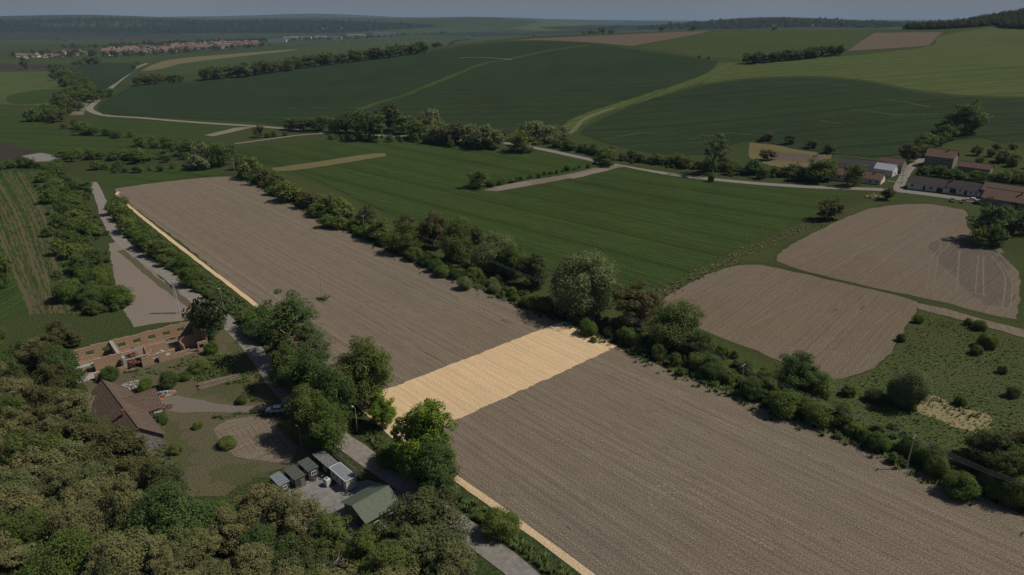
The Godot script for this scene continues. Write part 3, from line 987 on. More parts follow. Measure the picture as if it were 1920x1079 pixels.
	M.log_wood = paint(lin(0.40, 0.32, 0.25), 0.95, stained, 2.0)
	M.steel_grey = paint(lin(0.36, 0.37, 0.38), 0.55)
	M.steel = paint(lin(0.62, 0.63, 0.64), 0.4)
	M.rubber = paint(lin(0.03, 0.03, 0.03), 0.9)
	M.red_plastic = paint(lin(0.35, 0.03, 0.02), 0.4)
	M.car_white = paint(lin(0.72, 0.73, 0.74), 0.3)
	M.car_dark = paint(lin(0.06, 0.065, 0.075), 0.3)
	M.car_red = paint(lin(0.10, 0.035, 0.03), 0.3)
	M.car_green = paint(lin(0.08, 0.10, 0.09), 0.3)
	M.dark_glass = paint(lin(0.035, 0.045, 0.055), 0.12)
	M.tuft = paint(lin(0.105, 0.155, 0.042), 0.9)
	M.tuft_olive = paint(lin(0.16, 0.16, 0.085), 0.9)
	M.tuft_dry = paint(lin(0.23, 0.20, 0.10), 0.9)
	leaf_mats = {
		"broad": [leaf_mat(0.109, 0.163, 0.040), leaf_mat(0.132, 0.178, 0.047), leaf_mat(0.090, 0.143, 0.044)],
		"robinia": [leaf_mat(0.195, 0.200, 0.087), leaf_mat(0.209, 0.205, 0.093), leaf_mat(0.174, 0.193, 0.084), leaf_mat(0.148, 0.178, 0.071)],
		"willow": [leaf_mat(0.197, 0.236, 0.110), leaf_mat(0.173, 0.220, 0.094)],
		"poplar": [leaf_mat(0.109, 0.147, 0.059), leaf_mat(0.097, 0.152, 0.047)],
		"bush": [leaf_mat(0.116, 0.178, 0.040), leaf_mat(0.097, 0.147, 0.044), leaf_mat(0.147, 0.194, 0.049)],
		"dark": [leaf_mat(0.116, 0.120, 0.048), leaf_mat(0.093, 0.113, 0.045), leaf_mat(0.131, 0.129, 0.054)],
		"chestnut": [leaf_mat(0.112, 0.150, 0.060)],
		"fresh": [leaf_mat(0.165, 0.248, 0.035)],  # highlight painted into the leaves of the two trees by the plot
	}

func _ready() -> void:
	# ---- camera, sky, sun, exposure
	var cam := Camera3D.new()
	cam.name = "camera"
	add_child(cam)
	cam.position = Vector3(0, 90, 0)
	cam.rotation_degrees = Vector3(-21.377, 0, 0)
	cam.fov = 46.0
	cam.far = 30000.0
	cam.current = true
	var sun := DirectionalLight3D.new()
	sun.name = "sun"
	add_child(sun)
	sun.basis = Basis.looking_at(Vector3(-0.62, -0.78, 0.02), Vector3.UP)
	sun.light_color = Color(1.0, 0.955, 0.89)
	sun.light_energy = 1.58
	sun.light_angular_distance = 0.5
	sun.shadow_enabled = true
	var env := Environment.new()
	env.background_mode = Environment.BG_SKY
	env.tonemap_mode = Environment.TONE_MAPPER_LINEAR
	env.tonemap_exposure = 0.73
	var sky_mat := ProceduralSkyMaterial.new()
	sky_mat.sky_top_color = Color(0.40, 0.47, 0.58)
	sky_mat.sky_horizon_color = Color(0.66, 0.68, 0.71)
	sky_mat.sky_curve = 0.12
	sky_mat.ground_bottom_color = Color(0.2, 0.2, 0.17)
	sky_mat.ground_horizon_color = Color(0.6, 0.62, 0.65)
	var cloud_noise := FastNoiseLite.new()
	cloud_noise.seed = 4; cloud_noise.frequency = 0.012; cloud_noise.fractal_octaves = 5
	var ramp := Gradient.new()
	ramp.offsets = PackedFloat32Array([0.35, 0.8])
	ramp.colors = PackedColorArray([Color(0, 0, 0, 0), Color(0.22, 0.22, 0.22, 1)])
	var clouds := NoiseTexture2D.new()
	clouds.width = 1024; clouds.height = 512; clouds.seamless = true; clouds.noise = cloud_noise; clouds.color_ramp = ramp
	sky_mat.sky_cover = clouds
	sky_mat.sky_cover_modulate = Color(1, 1, 1, 0.9)
	var sky := Sky.new()
	sky.sky_material = sky_mat
	env.sky = sky
	env.background_energy_multiplier = 0.62
	env.fog_enabled = true
	env.fog_density = 0.000044
	env.fog_light_color = Color(0.68, 0.83, 1.0)
	env.sdfgi_enabled = true; env.ssao_enabled = true; env.ssil_enabled = true
	var we := WorldEnvironment.new()
	we.name = "world"
	we.environment = env
	add_child(we)

	rng.seed = 11
	macro.seed = 8; macro.frequency = 0.006; macro.fractal_octaves = 4
	fine.seed = 9; fine.frequency = 0.03; fine.fractal_octaves = 3
	materials()
	make_grid()
	ground_and_fields()
	roads()
	buildings()
	yard_things()
	vegetation()
	for k in protos: protos[k].free()

func ground_and_fields() -> void:
	sheet("ground", base_ground(), M.grass, "grass ground of the valley, the plain and the far hills")
	var r0 := 0.733
	# --- the long ploughed field
	var plough := field("ploughed_field", [Vector2(-230.8, -387.6), Vector2(-212.6, -404.5), Vector2(-189.3, -418.1), Vector2(-171.9, -421.2), Vector2(-140.2, -380.9), Vector2(-111.1, -343.8), Vector2(-80.1, -306.5), Vector2(-54.5, -274.4), Vector2(-33.4, -249.7), Vector2(-15.7, -231.8), Vector2(0.0, -216.0), Vector2(16.4, -199.9), Vector2(31.8, -181.7), Vector2(46.8, -164.3), Vector2(60.2, -151.6), Vector2(71.8, -139.9), Vector2(81.7, -128.8), Vector2(90.3, -119.0), Vector2(100.3, -107.5), Vector2(118.7, -86.1), Vector2(62.3, -55.2), Vector2(35.8, -55.2), Vector2(17.2, -88.1), Vector2(7.8, -97.6), Vector2(0.0, -105.4), Vector2(-8.8, -115.0), Vector2(-16.2, -122.9), Vector2(-25.8, -132.6), Vector2(-35.6, -144.7), Vector2(-44.6, -155.1), Vector2(-53.7, -168.3), Vector2(-67.9, -185.4), Vector2(-80.4, -203.3), Vector2(-100.3, -228.1), Vector2(-119.2, -252.8), Vector2(-150.0, -289.7), Vector2(-189.5, -335.3), Vector2(-218.2, -369.4)], M.soil, 0.05, r0, 0.10, "long ploughed brown field running from the lower right corner to the upper left")
	for q in [[[Vector2(47.6, -161.7), Vector2(25.9, -185.4), Vector2(-1.8, -212.3), Vector2(-33.2, -247.9)], 0.5], [[Vector2(-18.7, -219.4), Vector2(0.0, -197.0), Vector2(21.3, -172.8), Vector2(43.6, -150.6)], 0.7], [[Vector2(-3.5, -201.2), Vector2(21.6, -175.5), Vector2(45.6, -153.2)], 0.7], [[Vector2(-14.7, -165.3), Vector2(11.6, -141.1), Vector2(38.1, -117.6), Vector2(58.9, -101.0)], 0.6], [[Vector2(-17.3, -161.7), Vector2(5.1, -138.8), Vector2(31.6, -113.3), Vector2(47.9, -98.3)], 0.7], [[Vector2(-44.2, -197.0), Vector2(-16.4, -168.3), Vector2(5.3, -146.0), Vector2(22.7, -128.0)], 0.5], [[Vector2(-32.3, -185.4), Vector2(-8.6, -159.3), Vector2(17.2, -132.2), Vector2(40.0, -108.5)], 0.45], [[Vector2(80.0, -112.3), Vector2(70.0, -124.0), Vector2(55.4, -136.5), Vector2(39.9, -152.4)], 0.5], [[Vector2(-8.1, -148.5), Vector2(12.0, -128.0), Vector2(29.5, -108.5), Vector2(41.8, -94.4)], 0.5], [[Vector2(-97.1, -296.2), Vector2(-53.7, -246.6), Vector2(-10.4, -201.2)], 0.5]]:
		lane("wheel_track", q[0], q[1], M.soil_track, 0.058, "", -1.0, 0.35, plough)
	for q in [[Vector2(27.8, -113.3), Vector2(30.5, -116.4), Vector2(35.0, -116.4), Vector2(38.3, -114.2), Vector2(41.0, -110.1)], [Vector2(27.8, -113.3), Vector2(27.9, -108.5), Vector2(32.3, -102.5)], [Vector2(29.3, -112.0), Vector2(31.7, -114.2), Vector2(35.1, -114.3), Vector2(39.4, -110.1)]]:
		lane("wheel_track", q, 0.55, M.soil_track, 0.062, "", -1.0, 0.3, plough)
	# --- extra brightness painted into the soil colour: a plot across the field and a strip along its edge
	field("brightened_plot", [Vector2(-40.3, -150.6), Vector2(-28.6, -160.2), Vector2(-12.3, -174.5), Vector2(6.6, -191.4), Vector2(16.9, -199.9), Vector2(31.8, -182.1), Vector2(14.8, -166.5), Vector2(0.0, -153.5), Vector2(-13.0, -142.1), Vector2(-24.8, -131.8), Vector2(-32.2, -140.7)], M.brightened_plot, 0.066, r0, 0.08, "plot crossing the ploughed field with extra brightness painted into its soil", 1.0, 0.55)
	field("brightened_strip", ribbon_points([Vector2(-224.6, -379.6), Vector2(-213.7, -362.1), Vector2(-151.6, -288.1), Vector2(-91.5, -218.0), Vector2(-76.6, -198.3), Vector2(-61.0, -178.2), Vector2(-46.6, -158.8), Vector2(-24.8, -131.8), Vector2(-10.6, -117.6), Vector2(2.0, -104.4), Vector2(13.5, -91.9), Vector2(20.9, -83.8)], 1.7), M.brightened_plot, 0.07, r0, 0.1, "thin strip of painted brightness along the left edge of the ploughed field", 400.0, 0.25)
	# --- bright green wheat
	var wheat := field("green_wheat_field", [Vector2(-202.6, -492.4), Vector2(-201.5, -526.1), Vector2(-179.6, -548.5), Vector2(-140.3, -563.2), Vector2(-100.6, -561.7), Vector2(-68.1, -545.7), Vector2(-32.6, -521.5), Vector2(0.0, -499.2), Vector2(19.6, -500.5), Vector2(48.0, -468.8), Vector2(59.0, -452.5), Vector2(30.2, -422.8), Vector2(0.0, -401.6), Vector2(-16.9, -383.5), Vector2(-6.0, -377.0), Vector2(32.6, -410.4), Vector2(74.6, -450.1), Vector2(110.3, -408.1), Vector2(148.9, -380.4), Vector2(188.7, -356.7), Vector2(160.5, -331.0), Vector2(129.1, -304.3), Vector2(101.6, -280.1), Vector2(73.3, -250.8), Vector2(51.9, -227.0), Vector2(42.4, -216.5), Vector2(35.1, -223.4), Vector2(22.2, -240.7), Vector2(8.5, -254.1), Vector2(-13.8, -278.9), Vector2(-40.1, -306.5), Vector2(-72.6, -346.0), Vector2(-106.7, -393.1), Vector2(-136.1, -429.3), Vector2(-167.1, -460.7)], M.wheat, 0.16, 0.82, 0.34, "bright green wheat field between the hedge and the tree-lined road")
	field("stubble_strip", [Vector2(-159.8, -446.2), Vector2(-133.3, -470.2), Vector2(-108.7, -494.5), Vector2(-93.9, -503.2), Vector2(-90.9, -490.3), Vector2(-116.7, -462.6), Vector2(-139.6, -441.0), Vector2(-153.6, -435.9)], M.stubble, 0.2, 0.72, 0.2, "narrow straw-coloured strip in the green wheat")
	field("tilled_strip", [Vector2(-16.9, -383.5), Vector2(6.5, -405.9), Vector2(33.8, -426.0), Vector2(65.0, -457.5), Vector2(75.6, -451.7), Vector2(43.5, -421.2), Vector2(12.6, -395.9), Vector2(-9.1, -379.6)], M.soil, 0.2, 0.9, 0.1, "narrow tilled strip beside the lone round tree")
	field("tilled_strip", [Vector2(-10.9, -390.3), Vector2(8.1, -407.4), Vector2(13.3, -397.3), Vector2(-6.1, -382.2)], M.soil_pale, 0.215, 0.9, 0.1, "pale bare end of the tilled strip beside the lone round tree")
	field("tilled_strip", [Vector2(33.4, -421.2), Vector2(59.9, -445.7), Vector2(63.2, -438.9), Vector2(37.8, -413.4)], M.soil_pale, 0.215, 0.9, 0.1, "pale bare middle of the tilled strip near the road")
	# --- east ploughed fields
	var east := field("tilled_field", [Vector2(48.3, -210.9), Vector2(57.6, -225.0), Vector2(75.7, -244.0), Vector2(90.4, -253.2), Vector2(99.3, -253.3), Vector2(118.4, -234.5), Vector2(135.7, -215.8), Vector2(136.6, -209.6), Vector2(124.6, -194.2), Vector2(104.1, -170.4), Vector2(93.1, -162.8), Vector2(86.3, -161.2), Vector2(78.2, -170.0), Vector2(69.7, -181.0), Vector2(61.4, -191.4), Vector2(51.0, -204.6)], M.soil_east, 0.05, 2.41, 0.14, "brown tilled field with rounded corners and curved wheel marks, the nearer of two")
	for q in [[Vector2(87.9, -164.8), Vector2(114.5, -195.0), Vector2(125.4, -204.7), Vector2(130.2, -208.8)], [Vector2(90.5, -164.1), Vector2(116.0, -192.9), Vector2(128.4, -205.3)], [Vector2(82.7, -173.8), Vector2(104.0, -197.7), Vector2(115.9, -212.3), Vector2(116.7, -218.0), Vector2(112.6, -221.3)], [Vector2(84.2, -171.8), Vector2(105.2, -194.8), Vector2(120.2, -212.0)], [Vector2(89.6, -179.4), Vector2(112.2, -204.4), Vector2(120.6, -211.0)], [Vector2(90.9, -176.9), Vector2(112.5, -201.4)], [Vector2(81.2, -177.9), Vector2(105.1, -204.0), Vector2(113.4, -214.9), Vector2(111.6, -223.4), Vector2(104.1, -228.1)], [Vector2(74.2, -194.8), Vector2(86.2, -205.0), Vector2(109.0, -221.5)], [Vector2(70.3, -196.1), Vector2(68.6, -199.0), Vector2(78.9, -209.7), Vector2(99.4, -225.8)], [Vector2(74.2, -189.7), Vector2(76.9, -183.3), Vector2(83.2, -183.2), Vector2(91.3, -191.5), Vector2(108.7, -208.2)], [Vector2(71.5, -189.0), Vector2(73.3, -182.3), Vector2(83.8, -180.6)], [Vector2(63.4, -219.4), Vector2(81.4, -235.8), Vector2(95.0, -240.8)], [Vector2(59.3, -210.0), Vector2(82.2, -231.9), Vector2(94.7, -234.1)], [Vector2(115.9, -208.6), Vector2(126.4, -201.6)], [Vector2(91.1, -179.3), Vector2(96.8, -174.6)]]:
		lane("wheel_track", q, 0.55, M.soil_faint, 0.058, "", -1.0, 0.3, east)
	var far_east := field("tilled_field", [Vector2(107.6, -261.1), Vector2(119.0, -276.3), Vector2(145.4, -302.0), Vector2(173.7, -325.4), Vector2(192.8, -331.9), Vector2(208.0, -330.8), Vector2(218.1, -322.3), Vector2(216.2, -311.8), Vector2(202.2, -289.5), Vector2(200.3, -273.9), Vector2(195.5, -253.6), Vector2(189.8, -239.5), Vector2(171.0, -211.3), Vector2(158.9, -195.1), Vector2(153.0, -200.3), Vector2(144.4, -212.0), Vector2(129.8, -225.9), Vector2(114.2, -243.5), Vector2(106.7, -253.4)], M.soil_east, 0.05, 2.3, 0.22, "brown tilled field with rounded corners below the village row, the farther of two")
	for q in [[Vector2(112.4, -260.0), Vector2(131.8, -275.6), Vector2(167.7, -302.7), Vector2(197.2, -320.7)], [Vector2(114.0, -253.4), Vector2(140.3, -274.5), Vector2(178.8, -305.2), Vector2(202.8, -321.5)], [Vector2(146.7, -219.1), Vector2(170.1, -256.2), Vector2(183.4, -271.6), Vector2(192.0, -298.3), Vector2(211.2, -322.8)], [Vector2(145.5, -220.2), Vector2(163.8, -250.7), Vector2(180.4, -272.1), Vector2(187.7, -299.1)], [Vector2(160.1, -203.5), Vector2(179.2, -230.7), Vector2(189.1, -253.3)], [Vector2(160.7, -201.2), Vector2(178.1, -225.4), Vector2(188.1, -247.0)], [Vector2(160.4, -217.5), Vector2(184.4, -254.0)], [Vector2(161.4, -214.9), Vector2(186.3, -253.7)], [Vector2(153.2, -220.8), Vector2(162.9, -215.7)], [Vector2(131.2, -236.7), Vector2(157.8, -264.9), Vector2(167.1, -274.3)], [Vector2(141.0, -232.8), Vector2(159.8, -264.6)], [Vector2(155.8, -220.5), Vector2(181.5, -261.2)], [Vector2(123.5, -246.3), Vector2(145.5, -266.6), Vector2(172.9, -284.9)]]:
		lane("wheel_track", q, 0.6, M.soil_faint, 0.058, "", -1.0, 0.3, far_east)
	field("dark_soil_patch", [Vector2(174.4, -269.4), Vector2(193.7, -281.3), Vector2(193.1, -259.3), Vector2(184.4, -235.6), Vector2(163.3, -203.1), Vector2(158.0, -208.2), Vector2(162.4, -233.0)], M.soil_moist, 0.054, 2.3, 0.15, "darker moist part of the farther tilled field", 3.0, 3.0)
	field("grass_strip", [Vector2(102.9, -257.5), Vector2(106.6, -257.2), Vector2(113.5, -241.8), Vector2(128.8, -223.9), Vector2(143.4, -210.3), Vector2(151.7, -198.3), Vector2(159.4, -190.2), Vector2(156.9, -186.6), Vector2(149.7, -195.2), Vector2(138.1, -210.3), Vector2(136.2, -216.7), Vector2(119.1, -236.2), Vector2(101.8, -254.4), Vector2(93.7, -255.6), Vector2(100.5, -263.0)], M.verge, 0.07, 0.5, 0.3, "strip of green grass between the two tilled fields")
	field("farm_track", [Vector2(135.8, -212.0), Vector2(141.7, -207.2), Vector2(149.9, -195.6), Vector2(159.8, -184.0), Vector2(155.5, -178.0), Vector2(151.0, -184.9), Vector2(142.3, -196.8), Vector2(134.4, -206.1)], M.soil, 0.075, -0.4, 0.1, "bare brown farm track leading right from the nearer tilled field")
	field("meadow", [Vector2(134.6, -205.2), Vector2(141.6, -195.6), Vector2(152.0, -181.9), Vector2(162.1, -160.0), Vector2(113.9, -101.4), Vector2(102.1, -110.2), Vector2(91.9, -121.7), Vector2(83.2, -131.9), Vector2(73.3, -143.4), Vector2(66.3, -153.2), Vector2(73.1, -160.4), Vector2(84.2, -161.3), Vector2(93.2, -162.2), Vector2(103.9, -169.1), Vector2(124.5, -193.4)], M.meadow, 0.04, 0.3, 0.34, "rough green meadow with scrub beside the nearer tilled field")
	field("dry_pond", [Vector2(101.7, -149.6), Vector2(106.5, -152.6), Vector2(109.1, -151.1), Vector2(111.3, -145.9), Vector2(115.5, -143.2), Vector2(115.6, -140.1), Vector2(111.4, -134.8), Vector2(108.9, -133.6), Vector2(105.6, -136.7), Vector2(103.3, -140.2), Vector2(99.9, -143.2)], M.straw, 0.09, 0.3, 0.25, "dry straw-yellow pond bed in the rough meadow", 2.0, 1.2)
	field("wheat_margin", [Vector2(42.3, -215.6), Vector2(53.8, -227.0), Vector2(77.5, -250.6), Vector2(105.1, -276.9), Vector2(132.2, -299.5), Vector2(164.1, -327.2), Vector2(192.1, -346.5), Vector2(201.9, -344.3), Vector2(181.7, -331.1), Vector2(149.5, -305.8), Vector2(116.1, -275.8), Vector2(103.9, -257.5), Vector2(91.6, -255.7), Vector2(76.3, -246.4), Vector2(56.3, -225.5), Vector2(47.2, -210.9)], M.verge, 0.08, -0.6, 0.3, "weedy green margin between the wheat and the tilled fields")
	field("hedge_bottom", [Vector2(-180.0, -442.7), Vector2(-171.8, -453.3), Vector2(-132.4, -416.5), Vector2(-95.5, -371.9), Vector2(-71.0, -337.4), Vector2(-39.2, -299.6), Vector2(-13.5, -271.6), Vector2(8.3, -249.1), Vector2(23.5, -232.3), Vector2(35.1, -217.0), Vector2(46.6, -204.6), Vector2(60.8, -189.1), Vector2(72.7, -171.4), Vector2(80.3, -160.5), Vector2(86.5, -138.4), Vector2(95.3, -127.5), Vector2(103.8, -112.6), Vector2(112.7, -100.1), Vector2(109.5, -96.1), Vector2(100.3, -107.5), Vector2(90.3, -119.0), Vector2(81.7, -128.8), Vector2(71.8, -139.9), Vector2(60.2, -151.6), Vector2(46.8, -164.3), Vector2(31.8, -181.7), Vector2(16.4, -199.9), Vector2(0.0, -216.0), Vector2(-15.7, -231.8), Vector2(-33.4, -249.7), Vector2(-54.5, -274.4), Vector2(-80.1, -306.5), Vector2(-111.1, -343.8), Vector2(-140.2, -380.9)], M.verge, 0.03, r0, 0.3, "rough grass under the hedge along the ploughed field")
	# --- vineyard on the left
	var vine := field("vineyard", [Vector2(-357.2, -442.7), Vector2(-332.9, -453.3), Vector2(-315.3, -446.2), Vector2(-281.5, -410.4), Vector2(-236.1, -349.4), Vector2(-201.1, -296.2), Vector2(-173.0, -252.8), Vector2(-151.1, -219.4), Vector2(-141.1, -205.5), Vector2(-147.6, -204.6), Vector2(-160.2, -207.7), Vector2(-190.3, -219.4)], M.wheat, 0.05, 0.0, 0.2, "green vineyard plot with bare lines between its rows at the left edge")
	var left_line := [Vector2(-360.7, -442.7), Vector2(-264.6, -333.3), Vector2(-208.5, -265.9), Vector2(-158.7, -205.5)]
	var right_line := [Vector2(-307.2, -435.9), Vector2(-228.9, -333.3), Vector2(-183.6, -265.9), Vector2(-142.7, -206.4)]
	for i in 9:
		var pts := []
		for k in 4: pts.append(left_line[k].lerp(right_line[k], (i + 0.5 * sin(i * 2.0) * 0.4) / 8.0))
		lane("bare_line", pts, 0.7 if i % 3 else 1.3, M.vine_line, 0.06, "", -1.0, 1.0, vine)
		lane("bare_line", [pts[0] + Vector2(1.9, 0), pts[1] + Vector2(2.0, 0), pts[2] + Vector2(1.8, 0), pts[3] + Vector2(1.9, 0)], 0.5, M.vine_line, 0.06, "", -1.0, 0.9, vine)
	# --- bare triangular plot and the land round the ruin
	field("bare_plot", [Vector2(-175.9, -281.9), Vector2(-174.6, -284.2), Vector2(-167.5, -278.9), Vector2(-151.3, -260.5), Vector2(-132.9, -239.6), Vector2(-115.2, -220.4), Vector2(-106.8, -211.8), Vector2(-103.7, -205.5), Vector2(-106.1, -200.3), Vector2(-113.1, -198.7), Vector2(-119.6, -195.4), Vector2(-125.2, -202.0), Vector2(-137.1, -219.4), Vector2(-152.8, -243.7)], M.soil_pale, 0.05, 0.9, 0.12, "bare pale triangular plot beside the lane")
	field("farmyard_grass", [Vector2(-119.0, -165.3), Vector2(-91.2, -185.4), Vector2(-91.9, -197.0), Vector2(-76.6, -178.2), Vector2(-63.9, -156.5), Vector2(-53.1, -146.0), Vector2(-44.2, -132.2), Vector2(-43.2, -124.1), Vector2(-54.7, -120.3), Vector2(-58.8, -113.3), Vector2(-68.6, -113.3), Vector2(-83.6, -130.1), Vector2(-96.9, -138.8)], M.dry_grass, 0.03, 0.5, 0.35, "mown dry grass round the brick ruin and the old farmhouse")
	for q in [[[Vector2(-84.2, -138.8), Vector2(-81.4, -141.1), Vector2(-74.6, -132.2), Vector2(-68.0, -122.2), Vector2(-71.8, -120.3), Vector2(-78.9, -128.0)], "left"], [[Vector2(-82.3, -165.3), Vector2(-74.1, -159.3), Vector2(-67.4, -152.4), Vector2(-70.8, -150.6), Vector2(-77.0, -152.4), Vector2(-81.7, -153.8)], "upper"], [[Vector2(-87.3, -185.4), Vector2(-81.1, -181.7), Vector2(-69.0, -165.3), Vector2(-64.2, -155.1), Vector2(-67.4, -156.5), Vector2(-76.1, -168.3)], "lane-side"], [[Vector2(-64.6, -122.2), Vector2(-58.4, -124.1), Vector2(-50.4, -121.3), Vector2(-54.1, -118.5), Vector2(-61.6, -117.6)], "lower"]]:
		field("mown_patch", q[0], M.mown, 0.045, 0.5, 0.4, "greener patch in the dry farmyard grass, %s one" % q[1], 1.2, 3.2)
	field("weed_patch", [Vector2(-91.5, -170.2), Vector2(-87.2, -175.5), Vector2(-83.1, -176.9), Vector2(-77.3, -168.3), Vector2(-73.1, -165.3), Vector2(-65.3, -150.6), Vector2(-66.3, -149.5), Vector2(-71.8, -158.8), Vector2(-79.6, -158.8), Vector2(-83.3, -158.2)], M.verge, 0.06, 0.5, 0.3, "overgrown green patch round the stack of timber", 2.0, 0.6)
	field("gravel_drive", [Vector2(-90.5, -150.6), Vector2(-87.0, -153.2), Vector2(-79.0, -150.6), Vector2(-69.8, -148.0), Vector2(-59.1, -148.0), Vector2(-55.2, -146.5), Vector2(-55.2, -144.0), Vector2(-63.3, -144.7), Vector2(-73.9, -145.0), Vector2(-83.2, -145.0), Vector2(-87.9, -146.5)], M.gravel, 0.07, 0.2, 0.15, "pale gravel drive leading to the farmhouse", 2.0, 0.6)
	field("vegetable_plot", [Vector2(-71.1, -137.4), Vector2(-69.1, -141.1), Vector2(-64.0, -143.0), Vector2(-58.5, -142.3), Vector2(-54.0, -136.1), Vector2(-48.4, -130.1), Vector2(-49.0, -124.1), Vector2(-57.8, -125.6), Vector2(-63.4, -128.0)], M.soil, 0.07, -0.9, 0.15, "bare vegetable plot with raised rows", 2.0, 0.4)
	# --- hill fields
	field("hill_wheat_field", [Vector2(-433.8, -733.9), Vector2(-475.0, -802.8), Vector2(-514.9, -909.1), Vector2(-550.0, -1026.9), Vector2(-496.5, -1043.3), Vector2(-407.9, -1061.1), Vector2(-357.2, -1190.8), Vector2(-293.5, -1226.0), Vector2(-224.5, -1253.7), Vector2(-156.8, -1317.2), Vector2(-84.4, -1424.0), Vector2(-10.4, -1408.8), Vector2(79.8, -1347.6), Vector2(139.8, -1258.1), Vector2(198.7, -1114.1), Vector2(250.0, -1015.9), Vector2(276.9, -965.4), Vector2(250.4, -882.4), Vector2(207.3, -807.8), Vector2(129.7, -708.5), Vector2(80.8, -657.3), Vector2(43.5, -584.4), Vector2(18.1, -582.7), Vector2(-27.8, -597.4), Vector2(-76.5, -618.0), Vector2(-130.8, -652.1), Vector2(-193.9, -626.6), Vector2(-244.8, -661.1), Vector2(-336.6, -694.1), Vector2(-412.6, -720.7)], M.wheat_dark, 0.2, 1.45, 0.32, "dark green wheat field rising over the broad hill")
	lane("field_path", [Vector2(-167.7, -680.7), Vector2(-151.6, -763.0), Vector2(-124.7, -820.3), Vector2(-90.9, -927.4), Vector2(-47.8, -1064.0), Vector2(0.0, -1118.1), Vector2(62.1, -1193.7), Vector2(137.8, -1240.0)], 7.0, M.wheat_mid, 0.26, "faint light green path crossing the dark hill field", 16.0, 2.0)
	lane("bare_streak", [Vector2(-87.0, -1166.8), Vector2(-47.4, -1155.0), Vector2(0.0, -1104.9)], 3.0, M.soil_pale, 0.27, "short bare streak near the crest of the dark hill field", -1.0, 2.0)
	field("hill_wheat_field", [Vector2(56.5, -578.2), Vector2(72.4, -617.5), Vector2(127.9, -697.8), Vector2(206.3, -765.6), Vector2(260.5, -784.7), Vector2(311.9, -766.4), Vector2(346.9, -718.3), Vector2(366.5, -635.2), Vector2(399.5, -596.2), Vector2(462.2, -583.9), Vector2(368.7, -455.4), Vector2(326.6, -455.3), Vector2(323.4, -472.6), Vector2(290.8, -466.1), Vector2(257.8, -444.2), Vector2(234.6, -438.9), Vector2(200.5, -474.2), Vector2(185.0, -516.8), Vector2(166.5, -508.2), Vector2(142.6, -478.2), Vector2(110.6, -485.9), Vector2(81.3, -520.6)], M.wheat_dark, 0.2, 1.6, 0.34, "dark green wheat field swelling below the light green slope")
	field("light_wheat_field", [Vector2(209.9, -780.0), Vector2(251.3, -866.4), Vector2(288.9, -937.6), Vector2(309.7, -915.7), Vector2(415.9, -929.4), Vector2(575.6, -994.8), Vector2(666.3, -1123.3), Vector2(813.4, -1241.3), Vector2(891.8, -1167.3), Vector2(465.0, -587.7), Vector2(405.2, -601.7), Vector2(371.4, -644.4), Vector2(351.3, -728.0), Vector2(316.4, -778.2), Vector2(264.2, -796.7)], M.wheat_light, 0.2, 1.62, 0.2, "light yellow-green wheat field on the upper right slope")
	field("light_wheat_field", [Vector2(198.9, -1165.6), Vector2(384.5, -1356.7), Vector2(537.4, -1353.0), Vector2(643.9, -1287.3), Vector2(474.5, -997.9), Vector2(416.6, -1038.9), Vector2(313.5, -954.1), Vector2(252.4, -1026.5)], M.wheat_mid, 0.22, 1.3, 0.16, "mid green field behind the dark hill, left of the brown patch")
	field("brown_hill_field", [Vector2(-10.8, -1462.9), Vector2(148.9, -1441.5), Vector2(387.5, -1404.4), Vector2(326.4, -1301.8), Vector2(196.1, -1175.2), Vector2(141.8, -1277.3), Vector2(71.4, -1379.3)], M.soil_red, 0.24, 1.3, 0.12, "reddish brown field along the crest behind the dark hill")
	field("brown_hill_field", [Vector2(463.2, -989.1), Vector2(506.0, -1057.1), Vector2(610.3, -1218.4), Vector2(709.0, -1191.9), Vector2(583.7, -1006.8), Vector2(515.9, -992.4)], M.soil_red, 0.26, 1.3, 0.14, "reddish brown patch below the wooded hill")
	for q in [[Vector2(238.9, -742.3), Vector2(270.6, -745.9), Vector2(299.5, -734.1), Vector2(329.4, -691.0)], [Vector2(246.6, -698.4), Vector2(261.6, -686.0)], [Vector2(329.0, -612.0), Vector2(337.8, -598.2), Vector2(343.9, -572.4)], [Vector2(249.0, -562.0), Vector2(259.6, -542.3)], [Vector2(289.1, -589.7), Vector2(307.8, -556.4), Vector2(337.3, -549.0)], [Vector2(137.2, -533.9), Vector2(169.7, -546.8), Vector2(195.6, -524.3)], [Vector2(72.7, -549.4), Vector2(105.8, -568.5), Vector2(133.7, -555.8)]]:
		lane("thin_crop_streak", q, 3.0, M.wheat_mid, 0.27, "faint paler streak in the swelling dark wheat field, %s" % ["highest", "short one below the highest", "one nearest the huge tree", "short one in the middle", "one right of the middle", "lowest on the left", "leftmost"][taken.get("thin_crop_streak", -1) + 1], -1.0, 2.2)
	lane("field_track", [Vector2(44.1, -579.7), Vector2(60.7, -629.4), Vector2(81.6, -664.8), Vector2(131.6, -719.6), Vector2(196.4, -787.3), Vector2(249.5, -862.2), Vector2(284.0, -939.9)], 17.0, M.wheat_light, 0.3, "pale grassy track climbing between the two dark hill fields", 22.0, 3.0)
	for o in [0.0, 2.2]:
		var pts := []
		for p in [Vector2(48.5, -579.2), Vector2(56.2, -606.1), Vector2(62.1, -629.2), Vector2(75.6, -656.1), Vector2(99.4, -683.2)]: pts.append(p + Vector2(o, 0))
		lane("bare_rut", pts, 0.9, M.soil_pale, 0.36, "bare wheel rut at the foot of the grassy hill track, %s of two" % ("left" if o == 0.0 else "right"))
